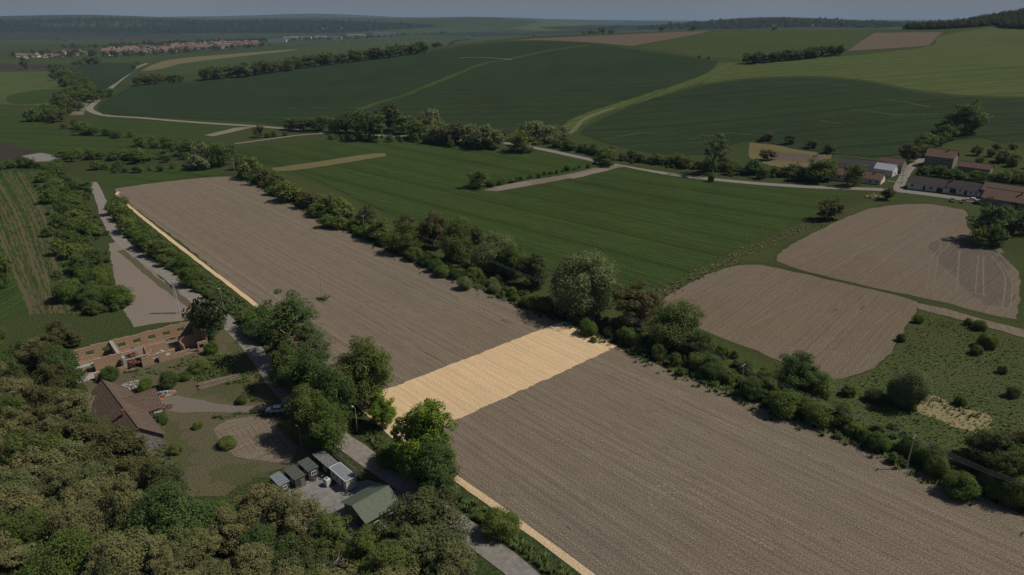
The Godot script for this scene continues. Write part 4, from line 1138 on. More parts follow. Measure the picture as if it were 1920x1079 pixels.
	field("slope_grass", [Vector2(-565.8, -1111.0), Vector2(-557.9, -1176.1), Vector2(-479.1, -1251.4), Vector2(-520.4, -1741.0), Vector2(-433.3, -2239.2), Vector2(-336.1, -2832.1), Vector2(-274.7, -3714.0), Vector2(-523.1, -4429.2), Vector2(-751.1, -4237.1), Vector2(-812.5, -3430.5), Vector2(-805.4, -2712.8), Vector2(-849.8, -2239.2), Vector2(-895.4, -1904.7), Vector2(-720.4, -1373.7)], M.wheat_mid, 0.15, 1.4, 0.3, "light green field behind the long tree row")
	field("stubble_strip", [Vector2(-730.4, -1393.1), Vector2(-830.2, -1656.0), Vector2(-888.3, -1904.7), Vector2(-849.8, -2239.2), Vector2(-773.2, -2603.0), Vector2(-751.7, -2407.6), Vector2(-770.2, -2026.0), Vector2(-775.7, -1700.5), Vector2(-724.1, -1462.2)], M.stubble, 0.25, 1.4, 0.2, "straw-coloured strip curving behind the long tree row")
	# --- fields on the left
	field("left_wheat_field", [Vector2(-604.8, -774.1), Vector2(-586.6, -798.8), Vector2(-435.7, -648.3), Vector2(-377.4, -592.9), Vector2(-310.7, -553.7), Vector2(-261.3, -530.9), Vector2(-259.3, -501.0), Vector2(-286.9, -480.1), Vector2(-318.4, -482.1), Vector2(-448.1, -564.4)], M.wheat, 0.12, 1.4, 0.2, "deep green field beyond the dark bare patch")
	field("left_light_field", [Vector2(-1048.7, -1368.1), Vector2(-903.5, -1398.6), Vector2(-720.5, -1144.5), Vector2(-550.3, -848.8), Vector2(-530.2, -796.7), Vector2(-601.4, -819.8), Vector2(-631.7, -810.1)], M.wheat_light, 0.13, 1.5, 0.25, "light green field left of the winding hedge")
	field("left_dark_field", [Vector2(-657.7, -914.9), Vector2(-671.2, -983.1), Vector2(-634.0, -1005.6), Vector2(-557.4, -860.2), Vector2(-562.7, -818.2), Vector2(-595.9, -830.2)], M.wheat, 0.18, 1.5, 0.25, "darker green oval in the light field")
	field("roadside_field", [Vector2(-376.6, -584.1), Vector2(-413.1, -697.0), Vector2(-326.4, -672.0), Vector2(-255.6, -629.5), Vector2(-258.6, -584.1), Vector2(-286.0, -556.3), Vector2(-335.6, -575.5)], M.wheat, 0.12, 1.4, 0.2, "green field inside the bend of the main road")
	field("bare_strip", [Vector2(-461.8, -722.3), Vector2(-507.2, -819.8), Vector2(-570.5, -953.9), Vector2(-553.1, -938.6), Vector2(-497.4, -819.0), Vector2(-446.0, -721.9)], M.soil, 0.12, 1.0, 0.1, "bare brown strip beside the road bend")
	field("bare_strip", [Vector2(-263.5, -587.0), Vector2(-253.2, -629.4), Vector2(-236.6, -635.0), Vector2(-244.9, -607.7), Vector2(-252.9, -581.2)], M.soil_pale, 0.16, 1.2, 0.1, "narrow bare strip below the main road")
	field("small_wheat_field", [Vector2(-254.6, -407.4), Vector2(-241.6, -422.8), Vector2(-220.6, -442.7), Vector2(-195.1, -453.3), Vector2(-182.5, -426.0), Vector2(-193.3, -419.7), Vector2(-213.3, -406.0), Vector2(-232.3, -390.3)], M.wheat, 0.14, 1.2, 0.2, "small green field above the top of the ploughed field")
	field("dark_bare_patch", [Vector2(-436.2, -548.5), Vector2(-395.0, -538.3), Vector2(-347.7, -501.0), Vector2(-321.7, -486.2), Vector2(-314.8, -470.2), Vector2(-337.1, -476.1), Vector2(-382.1, -476.1)], M.soil_dark, 0.14, 1.2, 0.3, "dark bare ground at the left edge")
	field("pale_bare_patch", [Vector2(-354.3, -490.3), Vector2(-349.1, -503.2), Vector2(-320.8, -484.1), Vector2(-316.6, -470.2), Vector2(-332.0, -468.3)], M.asphalt, 0.18, 1.2, 0.2, "pale hard ground beside the dark bare patch")
	field("plain_field", [Vector2(-911.6, -1463.8), Vector2(-991.3, -1656.0), Vector2(-966.5, -1700.5), Vector2(-851.7, -1613.7), Vector2(-630.7, -1137.4), Vector2(-567.4, -978.2), Vector2(-610.8, -1007.9), Vector2(-752.9, -1233.8)], M.wheat_dark, 0.2, 1.2, 0.2, "dark green field left of the straight road")
	field("plain_field", [Vector2(-1493.7, -1963.5), Vector2(-1270.2, -1849.3), Vector2(-1073.9, -1796.9), Vector2(-1072.2, -2026.0), Vector2(-1012.5, -2058.7), Vector2(-877.5, -1700.5), Vector2(-1030.1, -1700.5), Vector2(-1060.8, -1573.5), Vector2(-1173.6, -1535.2)], M.wheat_mid, 0.2, 1.5, 0.2, "mid green strip before the distant village")
	field("plain_field", [Vector2(-1297.1, -1700.5), Vector2(-1140.0, -1656.0), Vector2(-1053.2, -1656.0), Vector2(-966.5, -1498.7), Vector2(-1133.1, -1481.0)], M.soil_dark, 0.26, 1.5, 0.2, "dark tilled strip before the distant village")
	lane("bare_streak", [Vector2(-1107.7, -1447.0), Vector2(-1010.4, -1463.8), Vector2(-944.3, -1481.0)], 8.0, M.soil_red, 0.3, "straight pinkish track on the left plain")
	# --- the far plain and hills
	for q in [["plain_field", [Vector2(-2346.2, -3104.3), Vector2(-1748.1, -3104.2), Vector2(-1483.5, -3714.6), Vector2(-1309.2, -4026.6), Vector2(-1251.8, -4237.3), Vector2(-2261.1, -4026.1), Vector2(-2878.9, -3817.4)], "wheat_mid", "green belt behind the distant village"], ["plain_field", [Vector2(-3329.9, -4422.6), Vector2(-2639.3, -4708.3), Vector2(-2146.1, -4771.1), Vector2(-1830.6, -4428.3), Vector2(-1962.7, -4024.2), Vector2(-2956.6, -3921.5)], "soil_dark", "dark brown belt on the far plain"], ["plain_field", [Vector2(-1665.3, -4024.3), Vector2(-1128.9, -4784.1), Vector2(-883.5, -4996.3), Vector2(-1048.7, -4439.6), Vector2(-1241.8, -3817.0)], "wheat_dark", "dark green belt behind the white halls"], ["plain_field", [Vector2(-3611.7, -4803.2), Vector2(-2941.3, -4927.1), Vector2(-2277.5, -4985.8), Vector2(-2181.9, -4772.5), Vector2(-2982.4, -4701.8), Vector2(-3394.4, -4509.4)], "wheat_dark", "dark green belt at the foot of the far ridge"], ["far_field", [Vector2(-1192.1, -5057.4), Vector2(-806.7, -5487.5), Vector2(-244.2, -5540.2), Vector2(78.3, -5324.5), Vector2(-227.4, -5148.5), Vector2(-725.6, -4922.6)], "wheat_mid", "pale green field on the far slope"], ["far_field", [Vector2(-562.6, -4768.8), Vector2(-227.4, -5148.5), Vector2(351.2, -4772.4), Vector2(612.4, -4382.7), Vector2(568.7, -4063.6), Vector2(137.2, -4652.4), Vector2(-207.5, -4689.1)], "wheat_dark", "dark field on the far slope"], ["far_field", [Vector2(-244.2, -5540.2), Vector2(176.7, -6025.5), Vector2(1084.5, -11386.2), Vector2(920.2, -6270.0), Vector2(478.9, -4651.4), Vector2(77.4, -5263.2)], "wheat_light", "light field high on the far slope"], ["far_field", [Vector2(205.7, -5601.0), Vector2(635.2, -6184.5), Vector2(1728.7, -10710.4), Vector2(668.8, -4550.6), Vector2(424.6, -4811.8)], "far_wood", "dark green band on the far slope"], ["far_field", [Vector2(594.6, -4493.2), Vector2(1815.1, -11803.7), Vector2(2695.0, -12271.3), Vector2(1100.1, -4411.4), Vector2(942.4, -4004.7)], "wheat_dark", "blue-green field on the far slope"], ["far_field", [Vector2(-3802.5, -5763.6), Vector2(-3207.8, -6084.3), Vector2(-2739.5, -5930.5), Vector2(-2913.7, -5586.3), Vector2(-3515.6, -5567.7)], "wheat_mid", "pale clearing on the far ridge"]]:
		field(q[0], q[1], M[q[2]], 0.8, 1.5, 0.25, q[3], 60.0, 6.0)
	for q in [[[Vector2(-3812.6, -4976.9), Vector2(-3327.2, -5018.9), Vector2(-2428.3, -4993.7), Vector2(-1192.1, -5057.4), Vector2(-785.1, -5336.5), Vector2(-538.0, -5636.6), Vector2(-881.9, -6016.7), Vector2(-1635.0, -6205.5), Vector2(-2393.2, -6288.5), Vector2(-2938.5, -6374.8), Vector2(-3492.3, -6285.3), Vector2(-3796.9, -6182.6), Vector2(-3971.5, -6031.1), Vector2(-4583.6, -6020.4)], "dark wooded belt on the far left ridge"], [[Vector2(702.0, -4340.2), Vector2(1009.0, -4584.3), Vector2(1180.4, -4474.2), Vector2(1638.2, -4143.9), Vector2(2006.7, -4150.0), Vector2(2450.3, -4285.5), Vector2(2380.4, -4160.9), Vector2(1848.9, -3700.1), Vector2(1224.4, -3785.9), Vector2(974.9, -4018.3)], "dark wooded belt on the far right ridge"], [[Vector2(635.2, -6184.5), Vector2(1674.7, -11429.2), Vector2(1985.0, -11285.7), Vector2(1750.5, -10848.6)], "small dark wood on the far slope"]]:
		field("far_woodland", q[0], M.far_wood, 0.5, 0.0, 0.35, q[1], 60.0, 12.0)

func roads() -> void:
	lane("lane", [Vector2(-253.9, -404.5), Vector2(-229.5, -369.4), Vector2(-199.6, -323.2), Vector2(-174.3, -288.1), Vector2(-152.7, -264.6), Vector2(-129.8, -240.7), Vector2(-112.8, -221.4), Vector2(-98.4, -206.4), Vector2(-87.3, -193.8), Vector2(-77.9, -181.7), Vector2(-68.6, -168.3), Vector2(-59.7, -155.1), Vector2(-50.1, -144.7), Vector2(-38.7, -132.6), Vector2(-29.7, -123.7), Vector2(-18.5, -113.0), Vector2(-8.1, -102.5), Vector2(0.0, -94.1), Vector2(10.4, -82.8)], 4.8, M.road, 0.09, "narrow asphalt lane winding past the ruin and the yard", -1.0, 0.5)
	lane("lane_verge", [Vector2(-165.7, -273.0), Vector2(-147.3, -252.8), Vector2(-130.2, -234.0), Vector2(-115.2, -218.5), Vector2(-105.9, -208.2)], 2.4, M.dry_grass, 0.10, "dry grass verge between the lane and the bare plot", -1.0, 0.8)
	lane("main_road", [Vector2(244.0, -321.9), Vector2(232.3, -331.9), Vector2(219.9, -347.0), Vector2(207.2, -359.6), Vector2(188.7, -369.0), Vector2(163.8, -379.9), Vector2(133.3, -398.5), Vector2(98.0, -426.4), Vector2(68.6, -457.3), Vector2(49.2, -481.7), Vector2(20.2, -516.9), Vector2(-8.5, -542.5), Vector2(-70.9, -570.1), Vector2(-117.7, -583.1), Vector2(-157.2, -595.9), Vector2(-190.4, -614.6), Vector2(-236.7, -638.1), Vector2(-283.8, -656.5), Vector2(-328.1, -675.7), Vector2(-376.9, -699.7), Vector2(-418.8, -717.0), Vector2(-454.3, -751.8), Vector2(-475.3, -784.1), Vector2(-497.8, -834.0), Vector2(-547.6, -949.4), Vector2(-654.5, -1189.8), Vector2(-786.5, -1481.0), Vector2(-859.8, -1678.0)], 6.5, M.road, 0.12, "grey main road running along the foot of the hill to the far plain", 8.0, 0.3)
	lane("field_road", [Vector2(-157.2, -595.9), Vector2(-182.0, -585.8), Vector2(-202.1, -564.4), Vector2(-220.4, -543.3)], 4.0, M.road, 0.17, "side track leaving the main road below the hill", -1.0, 0.4)
	lane("village_street", [Vector2(207.7, -359.4), Vector2(221.9, -381.1), Vector2(238.1, -404.1), Vector2(252.5, -420.6), Vector2(267.8, -434.6)], 5.0, M.road, 0.14, "village street climbing away from the main road", -1.0, 0.3)
	field("yard", [Vector2(-47.0, -117.6), Vector2(-41.3, -121.3), Vector2(-33.6, -117.6), Vector2(-30.4, -118.5), Vector2(-19.4, -111.7), Vector2(-22.5, -104.7), Vector2(-30.0, -101.0), Vector2(-38.3, -102.5), Vector2(-45.3, -108.5)], M.asphalt, 0.06, 0.7, 0.12, "grey gravel yard in front of the cabins", 2.0, 0.6)
	field("garden_plot", [Vector2(176.4, -508.5), Vector2(197.5, -486.0), Vector2(214.5, -455.6), Vector2(196.0, -416.5), Vector2(173.9, -422.8), Vector2(161.2, -455.4)], M.stubble, 0.16, 1.2, 0.3, "garden plot of rough grass above the road", 3.0, 1.0)
	field("garden_plot", [Vector2(177.4, -482.2), Vector2(205.8, -451.7), Vector2(197.4, -431.5), Vector2(170.9, -452.6)], M.soil_red, 0.2, 1.2, 0.2, "reddish tilled bed in the garden above the road", 3.0, 1.0)
	field("village_grass", [Vector2(201.9, -344.3), Vector2(217.7, -338.5), Vector2(228.2, -325.3), Vector2(230.3, -316.7), Vector2(191.2, -259.7), Vector2(200.3, -251.5), Vector2(185.3, -229.8), Vector2(192.9, -252.7), Vector2(201.4, -286.3), Vector2(218.7, -316.2), Vector2(208.5, -331.8)], M.verge, 0.06, 1.2, 0.3, "grass verge between the road and the tilled field", 3.0, 1.0)
	field("village_grass", [Vector2(290.8, -466.1), Vector2(327.6, -436.1), Vector2(285.5, -374.7), Vector2(267.9, -379.2), Vector2(263.6, -396.7)], M.verge, 0.1, 1.2, 0.3, "garden grass behind the two-storey house", 3.0, 1.0)
	for q in [[Vector2(234.1, -414.1), Vector2(239.7, -406.5)], [Vector2(222.9, -397.1), Vector2(229.0, -389.9)], [Vector2(213.4, -380.7), Vector2(218.8, -374.1)]]:
		lane("driveway", q, 2.6, M.gravel, 0.17, "short driveway across the verge, %s one" % ["topmost", "middle", "lowest"][taken.get("driveway", -1) + 1])

func buildings() -> void:
	ruin(Vector2(-123.7, -172.2), deg_to_rad(40.0))
	# old farmhouse: long roof and a cross wing
	gabled("old_farmhouse", "long old farmhouse with weathered red-brown tile roof beside the dark wood", "house", Vector2(-92.4, -138.4), deg_to_rad(-47.0), 28.5, 9.4, 3.0, 3.9, M.plaster_grey, M.tile_old, [["window", 0, 13.0, 1.0, 1.0, 1.2], ["window", 0, 9.5, 1.0, 1.0, 1.2], ["door", 2, 0.0, 0.0, 1.1, 2.1]], 0.55, 0.07, "", 0.45, [[6.0, 0.6]])
	gabled("farmhouse_wing", "short tiled cross wing with pale gable wall joined to the old farmhouse", "house", Vector2(-91.0, -143.6), deg_to_rad(42.0), 7.6, 7.6, 2.9, 3.1, M.plaster, M.tile_old, [["window", 2, 0.6, 1.0, 1.0, 1.2], ["window", 0, 1.5, 0.9, 1.0, 1.1]], 0.5, 0.06, "", 0.4)
	shed(Vector2(-27.3, -107.3), deg_to_rad(45.0))
	# the cabins of the yard
	var t := deg_to_rad(-46.0)
	cabin("site_cabin", "low cabin with pale blue-grey sheet roof, leftmost in the row by the yard", Vector2(-48.1, -116.0), t, 4.4, 2.1, 2.0, M.green_cabin, M.blue_grey, 0.8, 0.15, [["window", 2, 0.0, 0.9, 0.8, 0.7]])
	cabin("site_cabin", "dark green cabin with green flat roof, left of the two green ones", Vector2(-45.5, -117.7), t, 4.8, 2.3, 2.35, M.green_cabin, M.cabin_roof, 1.2, 0.12, [["door", 2, -0.5, 0.12, 0.85, 1.9, M.log_wood], ["window", 0, 0.9, 1.1, 0.9, 0.8]])
	cabin("site_cabin", "dark green cabin with green flat roof, right of the two green ones", Vector2(-43.4, -120.4), t, 4.5, 2.3, 2.35, M.green_cabin, M.cabin_roof, 1.2, 0.12, [["window", 2, 0.0, 1.1, 1.0, 0.8], ["window", 0, 0.9, 1.1, 0.9, 0.8]])
	cabin("site_cabin", "long dark green cabin with stained grey roof, end to end with the white cabin", Vector2(-40.2, -122.3), t, 6.3, 2.4, 2.55, M.green_cabin, M.grey_roof, 1.1, 0.05, [["window", 0, 1.8, 1.1, 0.9, 0.8]])
	cabin("site_cabin", "white cabin with dark grey ribbed roof edged in white beside the lane", Vector2(-35.3, -117.5), t, 6.3, 2.4, 2.6, M.white_wall, M.blue_grey, 0.42, 0.03, [["window", 0, -1.9, 1.1, 0.9, 0.9], ["window", 0, -0.4, 1.1, 0.9, 0.9], ["door", 0, 1.6, 0.15, 0.9, 2.0, M.plaster_grey], ["door", 2, 0.0, 0.15, 0.9, 2.0, M.plaster]], M.white_paint)
	# the village by the main road
	var v := deg_to_rad(-41.0)
	gabled("village_house", "long cream house with red tile roof facing the main road, behind a round tree", "house", Vector2(198.8, -386.0), v, 27.0, 9.0, 3.1, 3.0, M.plaster, M.tile_red, [["window", 0, 8.0, 0.9, 1.3, 1.3], ["window", 0, 11.4, 0.9, 1.3, 1.3], ["window", 0, -9.0, 0.9, 1.3, 1.3], ["door", 0, -4.0, 0.0, 1.1, 2.1]], 0.4, 0.06, "", 0.4, [[9.0, 0.5]])
	gabled("village_barn", "long white barn with dark slate roof behind the red-roofed house", "barn", Vector2(211.5, -407.5), v, 25.0, 9.0, 4.2, 2.8, M.plaster, M.slate, [["door", 0, -6.0, 0.0, 2.4, 2.6], ["window", 0, 2.0, 1.4, 1.0, 1.0]], 0.5, 0.05)
	gabled("village_wing", "low wing with pale blue-grey sheet roof closing the courtyard of the red-roofed house", "house", Vector2(219.5, -395.5), deg_to_rad(-46.0), 10.5, 8.6, 3.8, 2.9, M.plaster, M.sheet_pale, [["window", 2, 0.0, 1.0, 1.3, 1.3], ["door", 0, 0.0, 0.0, 1.1, 2.1]], 0.5, 0.05, "", 0.3)
	gabled("village_wing", "taller wing with red-brown tiles behind the pale sheet roof", "house", Vector2(226.5, -402.0), deg_to_rad(-46.0), 13.0, 8.0, 5.2, 3.0, M.plaster_grey, M.tile_red, [["window", 2, 0.0, 1.0, 1.3, 1.3], ["window", 2, 0.0, 3.6, 1.0, 1.0]], 0.4, 0.06, "", 0.3)
	var rv := deg_to_rad(-46.0)
	gabled("row_house", "white row house with brown roof at the street corner", "house", Vector2(224.6, -359.3), rv, 18.5, 9.0, 3.1, 3.2, M.plaster, M.tile_dark, [["window", 0, -7.0, 1.0, 1.6, 1.2], ["window", 0, -4.4, 1.5, 0.6, 0.5], ["window", 0, -3.2, 1.5, 0.6, 0.5], ["door", 0, -1.2, 0.0, 1.2, 2.3], ["window", 0, 2.0, 0.9, 1.8, 1.2], ["garage_door", 0, 6.2, 0.0, 2.8, 2.4], ["window", 3, 0.0, 1.0, 1.2, 1.2]], 0.4, 0.05, "", 0.4, [[-6.0, -0.5]])
	gabled("row_house", "white row house with dark slate roof and garage door in the middle of the row", "house", Vector2(236.4, -347.2), rv, 15.4, 9.0, 3.0, 3.1, M.plaster, M.slate, [["garage_door", 0, -4.6, 0.0, 3.0, 2.4], ["window", 0, -1.4, 0.9, 0.7, 1.5], ["door", 0, 1.2, 0.0, 1.2, 2.3], ["window", 0, 3.6, 0.9, 0.9, 1.4], ["window", 0, 5.8, 0.9, 0.9, 1.4]], 0.4, 0.05, "", 0.4, [[-6.5, 0.6]])
	gabled("farm_barn", "broad barn with patched red tile roof at the right end of the row", "barn", Vector2(241.5, -322.5), deg_to_rad(-48.0), 19.0, 12.0, 3.2, 3.6, M.plaster_grey, M.tile_red, [["garage_door", 0, 4.0, 0.0, 3.0, 2.6]], 0.4, 0.06, "", 0.5, [[5.0, 1.4]])
	gabled("farm_barn", "low barn with dull grey-brown tile roof behind the red barn", "barn", Vector2(249.0, -335.0), deg_to_rad(-48.0), 19.0, 11.0, 3.6, 3.0, M.plaster_grey, M.tile_old, [["garage_door", 0, 0.0, 0.0, 2.6, 2.6]], 0.4, 0.05, "", 0.5)
	gabled("farm_barn", "barn with red-brown roof cut by the right edge of the picture", "barn", Vector2(263.0, -323.0), deg_to_rad(-48.0), 14.0, 10.0, 3.4, 3.2, M.plaster_grey, M.tile_red, [["door", 0, 0.0, 0.0, 1.6, 2.4]], 0.4, 0.05, "", 0.5)
	gabled("two_storey_house", "tall grey two-storey house with red tile roof above the street", "house", Vector2(258.5, -408.0), deg_to_rad(-44.0), 15.0, 11.0, 6.2, 3.6, M.plaster_grey, M.tile_red, [["window", 0, -4.5, 3.8, 1.5, 1.3], ["window", 0, 0.5, 3.8, 1.5, 1.3], ["window", 0, 4.5, 3.8, 1.5, 1.3], ["window", 0, -4.5, 1.0, 1.5, 1.3], ["door", 0, 0.5, 0.0, 1.2, 2.2], ["window", 2, 0.0, 3.8, 1.2, 1.3], ["window", 3, 0.0, 3.8, 1.2, 1.3]], 0.4, 0.06, "", 0.5, [[3.0, 0.6]])
	gabled("garden_house", "low house with dark red roof among the garden trees", "house", Vector2(268.0, -389.9), deg_to_rad(-46.0), 16.0, 7.0, 2.8, 2.4, M.plaster_grey, M.tile_red, [["window", 0, -3.0, 0.9, 1.1, 1.1], ["window", 0, 3.0, 0.9, 1.1, 1.1]], 0.4, 0.05)
	gabled("wooden_hayshed", "brown wooden hay shed with a gable opening painted dark at the right edge", "shed", Vector2(216.3, -283.5), deg_to_rad(40.0), 8.0, 6.0, 2.6, 2.2, M.brown_wood, M.tile_old, [["door", 3, 0.0, 0.0, 3.6, 2.6, M.opening_shade]], 0.4, 0.05)
	far_village()

func far_village() -> void:
	var kinds := []
	for k in 5:
		var l: float = [12.0, 16.0, 11.0, 20.0, 14.0][k]
		var b := MB.new()
		b.box(-l / 2, l / 2, -1.0, 3.6, -4.5, 4.5)
		for s in [-1, 1]: b.tri(Vector3(s * l / 2, 3.6, -4.5), Vector3(s * l / 2, 3.6, 4.5), Vector3(s * l / 2, 7.4, 0))
		var o := Node3D.new()
		part("wall", b.mesh(), [M.plaster, M.white_wall, M.plaster_grey, M.plaster, M.concrete][k], o)
		b = MB.new()
		for s in [-1, 1]: ribbed(b, Vector3(-l / 2 - 0.5, 7.5, 0), Vector3(l / 2 + 0.5, 7.5, 0), Vector3(l / 2 + 0.5, 3.3, s * 5.0), Vector3(-l / 2 - 0.5, 3.3, s * 5.0), 3.0, 0.1)
		part("roof", b.mesh(), [M.tile_far, M.tile_far, M.tile_red, M.tile_far2, M.tile_old][k], o)
		kinds.append(o)
	var groups := [[[Vector2(-1426.7, -2058.7), Vector2(-1401.4, -2163.4), Vector2(-1440.8, -2407.6), Vector2(-1270.7, -2127.3), Vector2(-1259.4, -1963.5), Vector2(-1314.7, -1904.7)], 34.0, "small red-roofed house in the left cluster of the distant village", "houses of the distant village, left cluster"], [[Vector2(-1208.1, -2092.4), Vector2(-1469.0, -2603.0), Vector2(-1470.6, -2832.1), Vector2(-1415.6, -3031.6), Vector2(-1421.8, -3430.3), Vector2(-1250.8, -3521.6), Vector2(-1027.8, -2962.2), Vector2(-1065.1, -2656.8), Vector2(-1089.5, -2363.2), Vector2(-1111.5, -2163.4), Vector2(-1092.9, -1994.2)], 42.0, "small red-roofed house in the long right cluster of the distant village", "houses of the distant village, right cluster"], [[Vector2(-1668.5, -5150.9), Vector2(-1630.1, -5547.4), Vector2(-1310.3, -5573.9), Vector2(-1167.1, -5287.4), Vector2(-1339.2, -5050.3)], 170.0, "pale house on the far slope beyond the white halls", "houses on the far slope"], [[Vector2(1239.0, -4020.0), Vector2(1360.3, -3945.1), Vector2(1642.9, -3861.1), Vector2(1565.3, -3739.2), Vector2(1243.9, -3848.2)], 110.0, "pale house in the wooded fold of the far right hills", "houses in the far right hills"]]
	for g in groups:
		for p in spread_over(g[0], g[1]):
			if rng.randf() < 0.34: continue
			var o: Node3D = kinds[rng.randi() % 5].duplicate()
			o.name = numbered("distant_house")
			add_child(o, true)
			o.position = on_ground(p)
			o.rotation.y = [0.4, 0.4, -1.2][rng.randi() % 3] + rng.randf_range(-0.25, 0.25)
			o.scale = Vector3.ONE * rng.randf_range(0.9, 1.5)
			tag(o, g[2], "house", g[3])
	for k in kinds: k.free()
	var halls := [[-1146.6, -3521.7, 9.8, 104.2], [-1202.9, -3921.5, 10.9, 87.0], [-1175.6, -4027.5, 11.2, 131.0], [-1099.4, -4133.9, 11.5, 79.4], [-997.1, -4028.0, 11.2, 107.2], [-976.9, -4533.5, 9.4, 133.8], [-846.5, -4783.4, 9.9, 176.4]]
	for i in halls.size():
		var e: Array = halls[i]
		var o := thing("factory_hall", "long white flat-roofed hall behind the distant village, number %s from the left" % ["one", "two", "three", "four", "five", "six", "seven"][i], "hall", on_ground(Vector2(e[0], e[1])), 0.15)
		var b := MB.new()
		b.box(-e[3] * 0.42, e[3] * 0.42, -1.0, 13.0, -16, 16)
		part("wall", b.mesh(), M.white_wall, o)
		b = MB.new()
		b.bevel(-e[3] * 0.42 - 0.3, e[3] * 0.42 + 0.3, 13.0, 14.6, -16.3, 16.3, 0.4)
		part("roof", b.mesh(), M.white_paint if i % 2 else M.sheet_pale, o)

func yard_things() -> void:
	car("parked_car", "silver car parked on the gravel drive beside the big tree", Vector2(-58.7, -145.5), 0.08, M.car_white)
	car("parked_car", "white estate car parked on the road before the row houses", Vector2(231.1, -333.2), deg_to_rad(-46.0), M.car_white)
	car("parked_car", "dark green car on the grass verge, left of the two dark cars", Vector2(221.5, -333.2), deg_to_rad(60.0), M.car_green)
	car("parked_car", "dark red car on the grass verge, right of the two dark cars", Vector2(225.0, -330.3), deg_to_rad(40.0), M.car_red)
	car("parked_van", "white van parked at the top of the village street", Vector2(263.3, -434.4), deg_to_rad(20.0), M.car_white, true)
	pylon(Vector2(-110.8, -206.4), 11.5)
	var mast := pole("thin dark pole standing alone in the ploughed field", Vector2(-66.4, -219.4), 9.5, "", false)
	mast.name = "field_pole"
	var g := []
	for i in 60: g.append(Vector2(-66.3, -218.9) + Vector2(rng.randfn(), rng.randfn()) * 1.1)
	stuff("grass_tuft", tuft_mesh(), M.tuft, g, 0.6, 1.1, 1.0, "tuft of grass round the lone field pole")
	var line := [Vector2(-179.5, -435.9), Vector2(-67.8, -298.7), Vector2(-15.8, -248.5), Vector2(23.6, -201.2), Vector2(59.5, -154.6), Vector2(85.1, -121.9), Vector2(102.2, -101.8)]
	for i in line.size():
		pole(["", "wooden power pole between the bushes at the far end of the middle hedge", "wooden power pole in front of the trees in the middle hedge", "wooden power pole beside the round willow in the hedge", "wooden power pole among low bushes in the right hedge", "wooden power pole in the lower right hedge", "wooden power pole below the lower right corner"][i] if i else "wooden power pole at the upper left end of the middle hedge", line[i], 8.5)
		if i: wires(line[i - 1], line[i], 8.2, "thin power wires sagging between two poles of the middle hedge")
	lamp_post("slim lamp post beside the lane near the flowering chestnut", Vector2(-97.7, -210.9), 6.5, 2.4)
	lamp_post("slim lamp post behind the green cabins", Vector2(-47.0, -128.0), 6.5, 2.4)
	lamp_post("slim lamp post at the lane beside the big trees", Vector2(-36.4, -136.1), 6.5, 2.4)
	pole("grey street pole on the corner of the village street", Vector2(216.6, -372.1), 7.5)
	# heaps and stacks round the ruin
	heap("rubble_heap", "grey-white rubble heap below the ruin", Vector2(-101.2, -158.2), Vector3(8.0, 1.3, 4.5), 520, 0.33, M.white_rubble, [Color(1, 1, 1), Color(0.85, 0.85, 0.9), Color(0.6, 0.5, 0.45)], 41, 0.6)
	heap("rubble_heap", "grey rubble heap beside the gravel drive", Vector2(-90.9, -153.2), Vector3(7.0, 1.1, 4.0), 420, 0.32, M.white_rubble, [Color(0.9, 0.9, 0.92), Color(0.7, 0.68, 0.65), Color(0.5, 0.42, 0.38)], 42, 0.6)
	heap("tile_heap", "heap of orange roof tiles, left of two", Vector2(-90.9, -150.6), Vector3(3.8, 0.8, 1.4), 120, 0.34, M.orange_tile, [Color(1, 1, 1), Color(0.8, 0.7, 0.65)], 43, 0.3)
	heap("tile_heap", "heap of orange roof tiles, right of two", Vector2(-88.9, -154.3), Vector3(2.6, 0.8, 1.2), 90, 0.34, M.orange_tile, [Color(1, 1, 1), Color(0.8, 0.7, 0.65)], 44, 0.3)
	heap("brick_heap", "dull red brick heap under the ruin wall", Vector2(-98.7, -155.1), Vector3(3.5, 0.7, 2.2), 120, 0.36, M.old_brick, [Color(1, 1, 1), Color(0.7, 0.65, 0.6)], 45, 0.3)
	heap("firewood_heap", "brown heap of firewood on the gravel before the farmhouse", Vector2(-87.0, -147.2), Vector3(3.4, 1.2, 3.0), 130, 0.45, M.log_wood, [Color(1, 1, 1), Color(0.45, 0.35, 0.3), Color(0.75, 0.65, 0.55)], 46, 0.2)
	var stack := thing("timber_stack", "long stack of pale timber beams on the weedy patch", "timber", on_ground(Vector2(-78.3, -159.9)), deg_to_rad(33.0))
	var r := RandomNumberGenerator.new()
	r.seed = 77
	for i in 22:
		var b := MB.new()
		b.tint = Color(1, 1, 1) * r.randf_range(0.6, 1.2)
		var z := (i % 9) * 0.34 - 1.4 + r.randf_range(-0.08, 0.08)
		var y := 0.15 + 0.26 * int(i / 9.0)
		var a := r.randf_range(-0.06, 0.06)
		b.tube(Vector3(-5.0 + r.randf_range(-0.7, 0.7), y, z - a * 5.0), Vector3(5.0 + r.randf_range(-0.7, 0.7), y, z + a * 5.0), 0.15, 0.12, 6)
		part("beam", b.mesh(), M.log_wood, stack)
	# small things in the yard
	var y1 := thing("white_tank", "white upright water tank standing in the yard", "tank", on_ground(Vector2(-38.5, -116.6)), -0.7)
	var b1 := MB.new()
	b1.bevel(-0.6, 0.6, 0.15, 1.75, -0.55, 0.55, 0.12)
	part("body", b1.mesh(), M.white_wall, y1)
	b1 = MB.new(); b1.tube(Vector3(0, 1.75, 0), Vector3(0, 1.87, 0), 0.22, 0.2, 10)
	part("cap", b1.mesh(), M.rubber, y1)
	b1 = MB.new()
	for z in [-0.45, 0.0, 0.45]: b1.box(-0.62, 0.62, 0.0, 0.14, z - 0.06, z + 0.06)
	part("pallet", b1.mesh(), M.log_wood, y1)
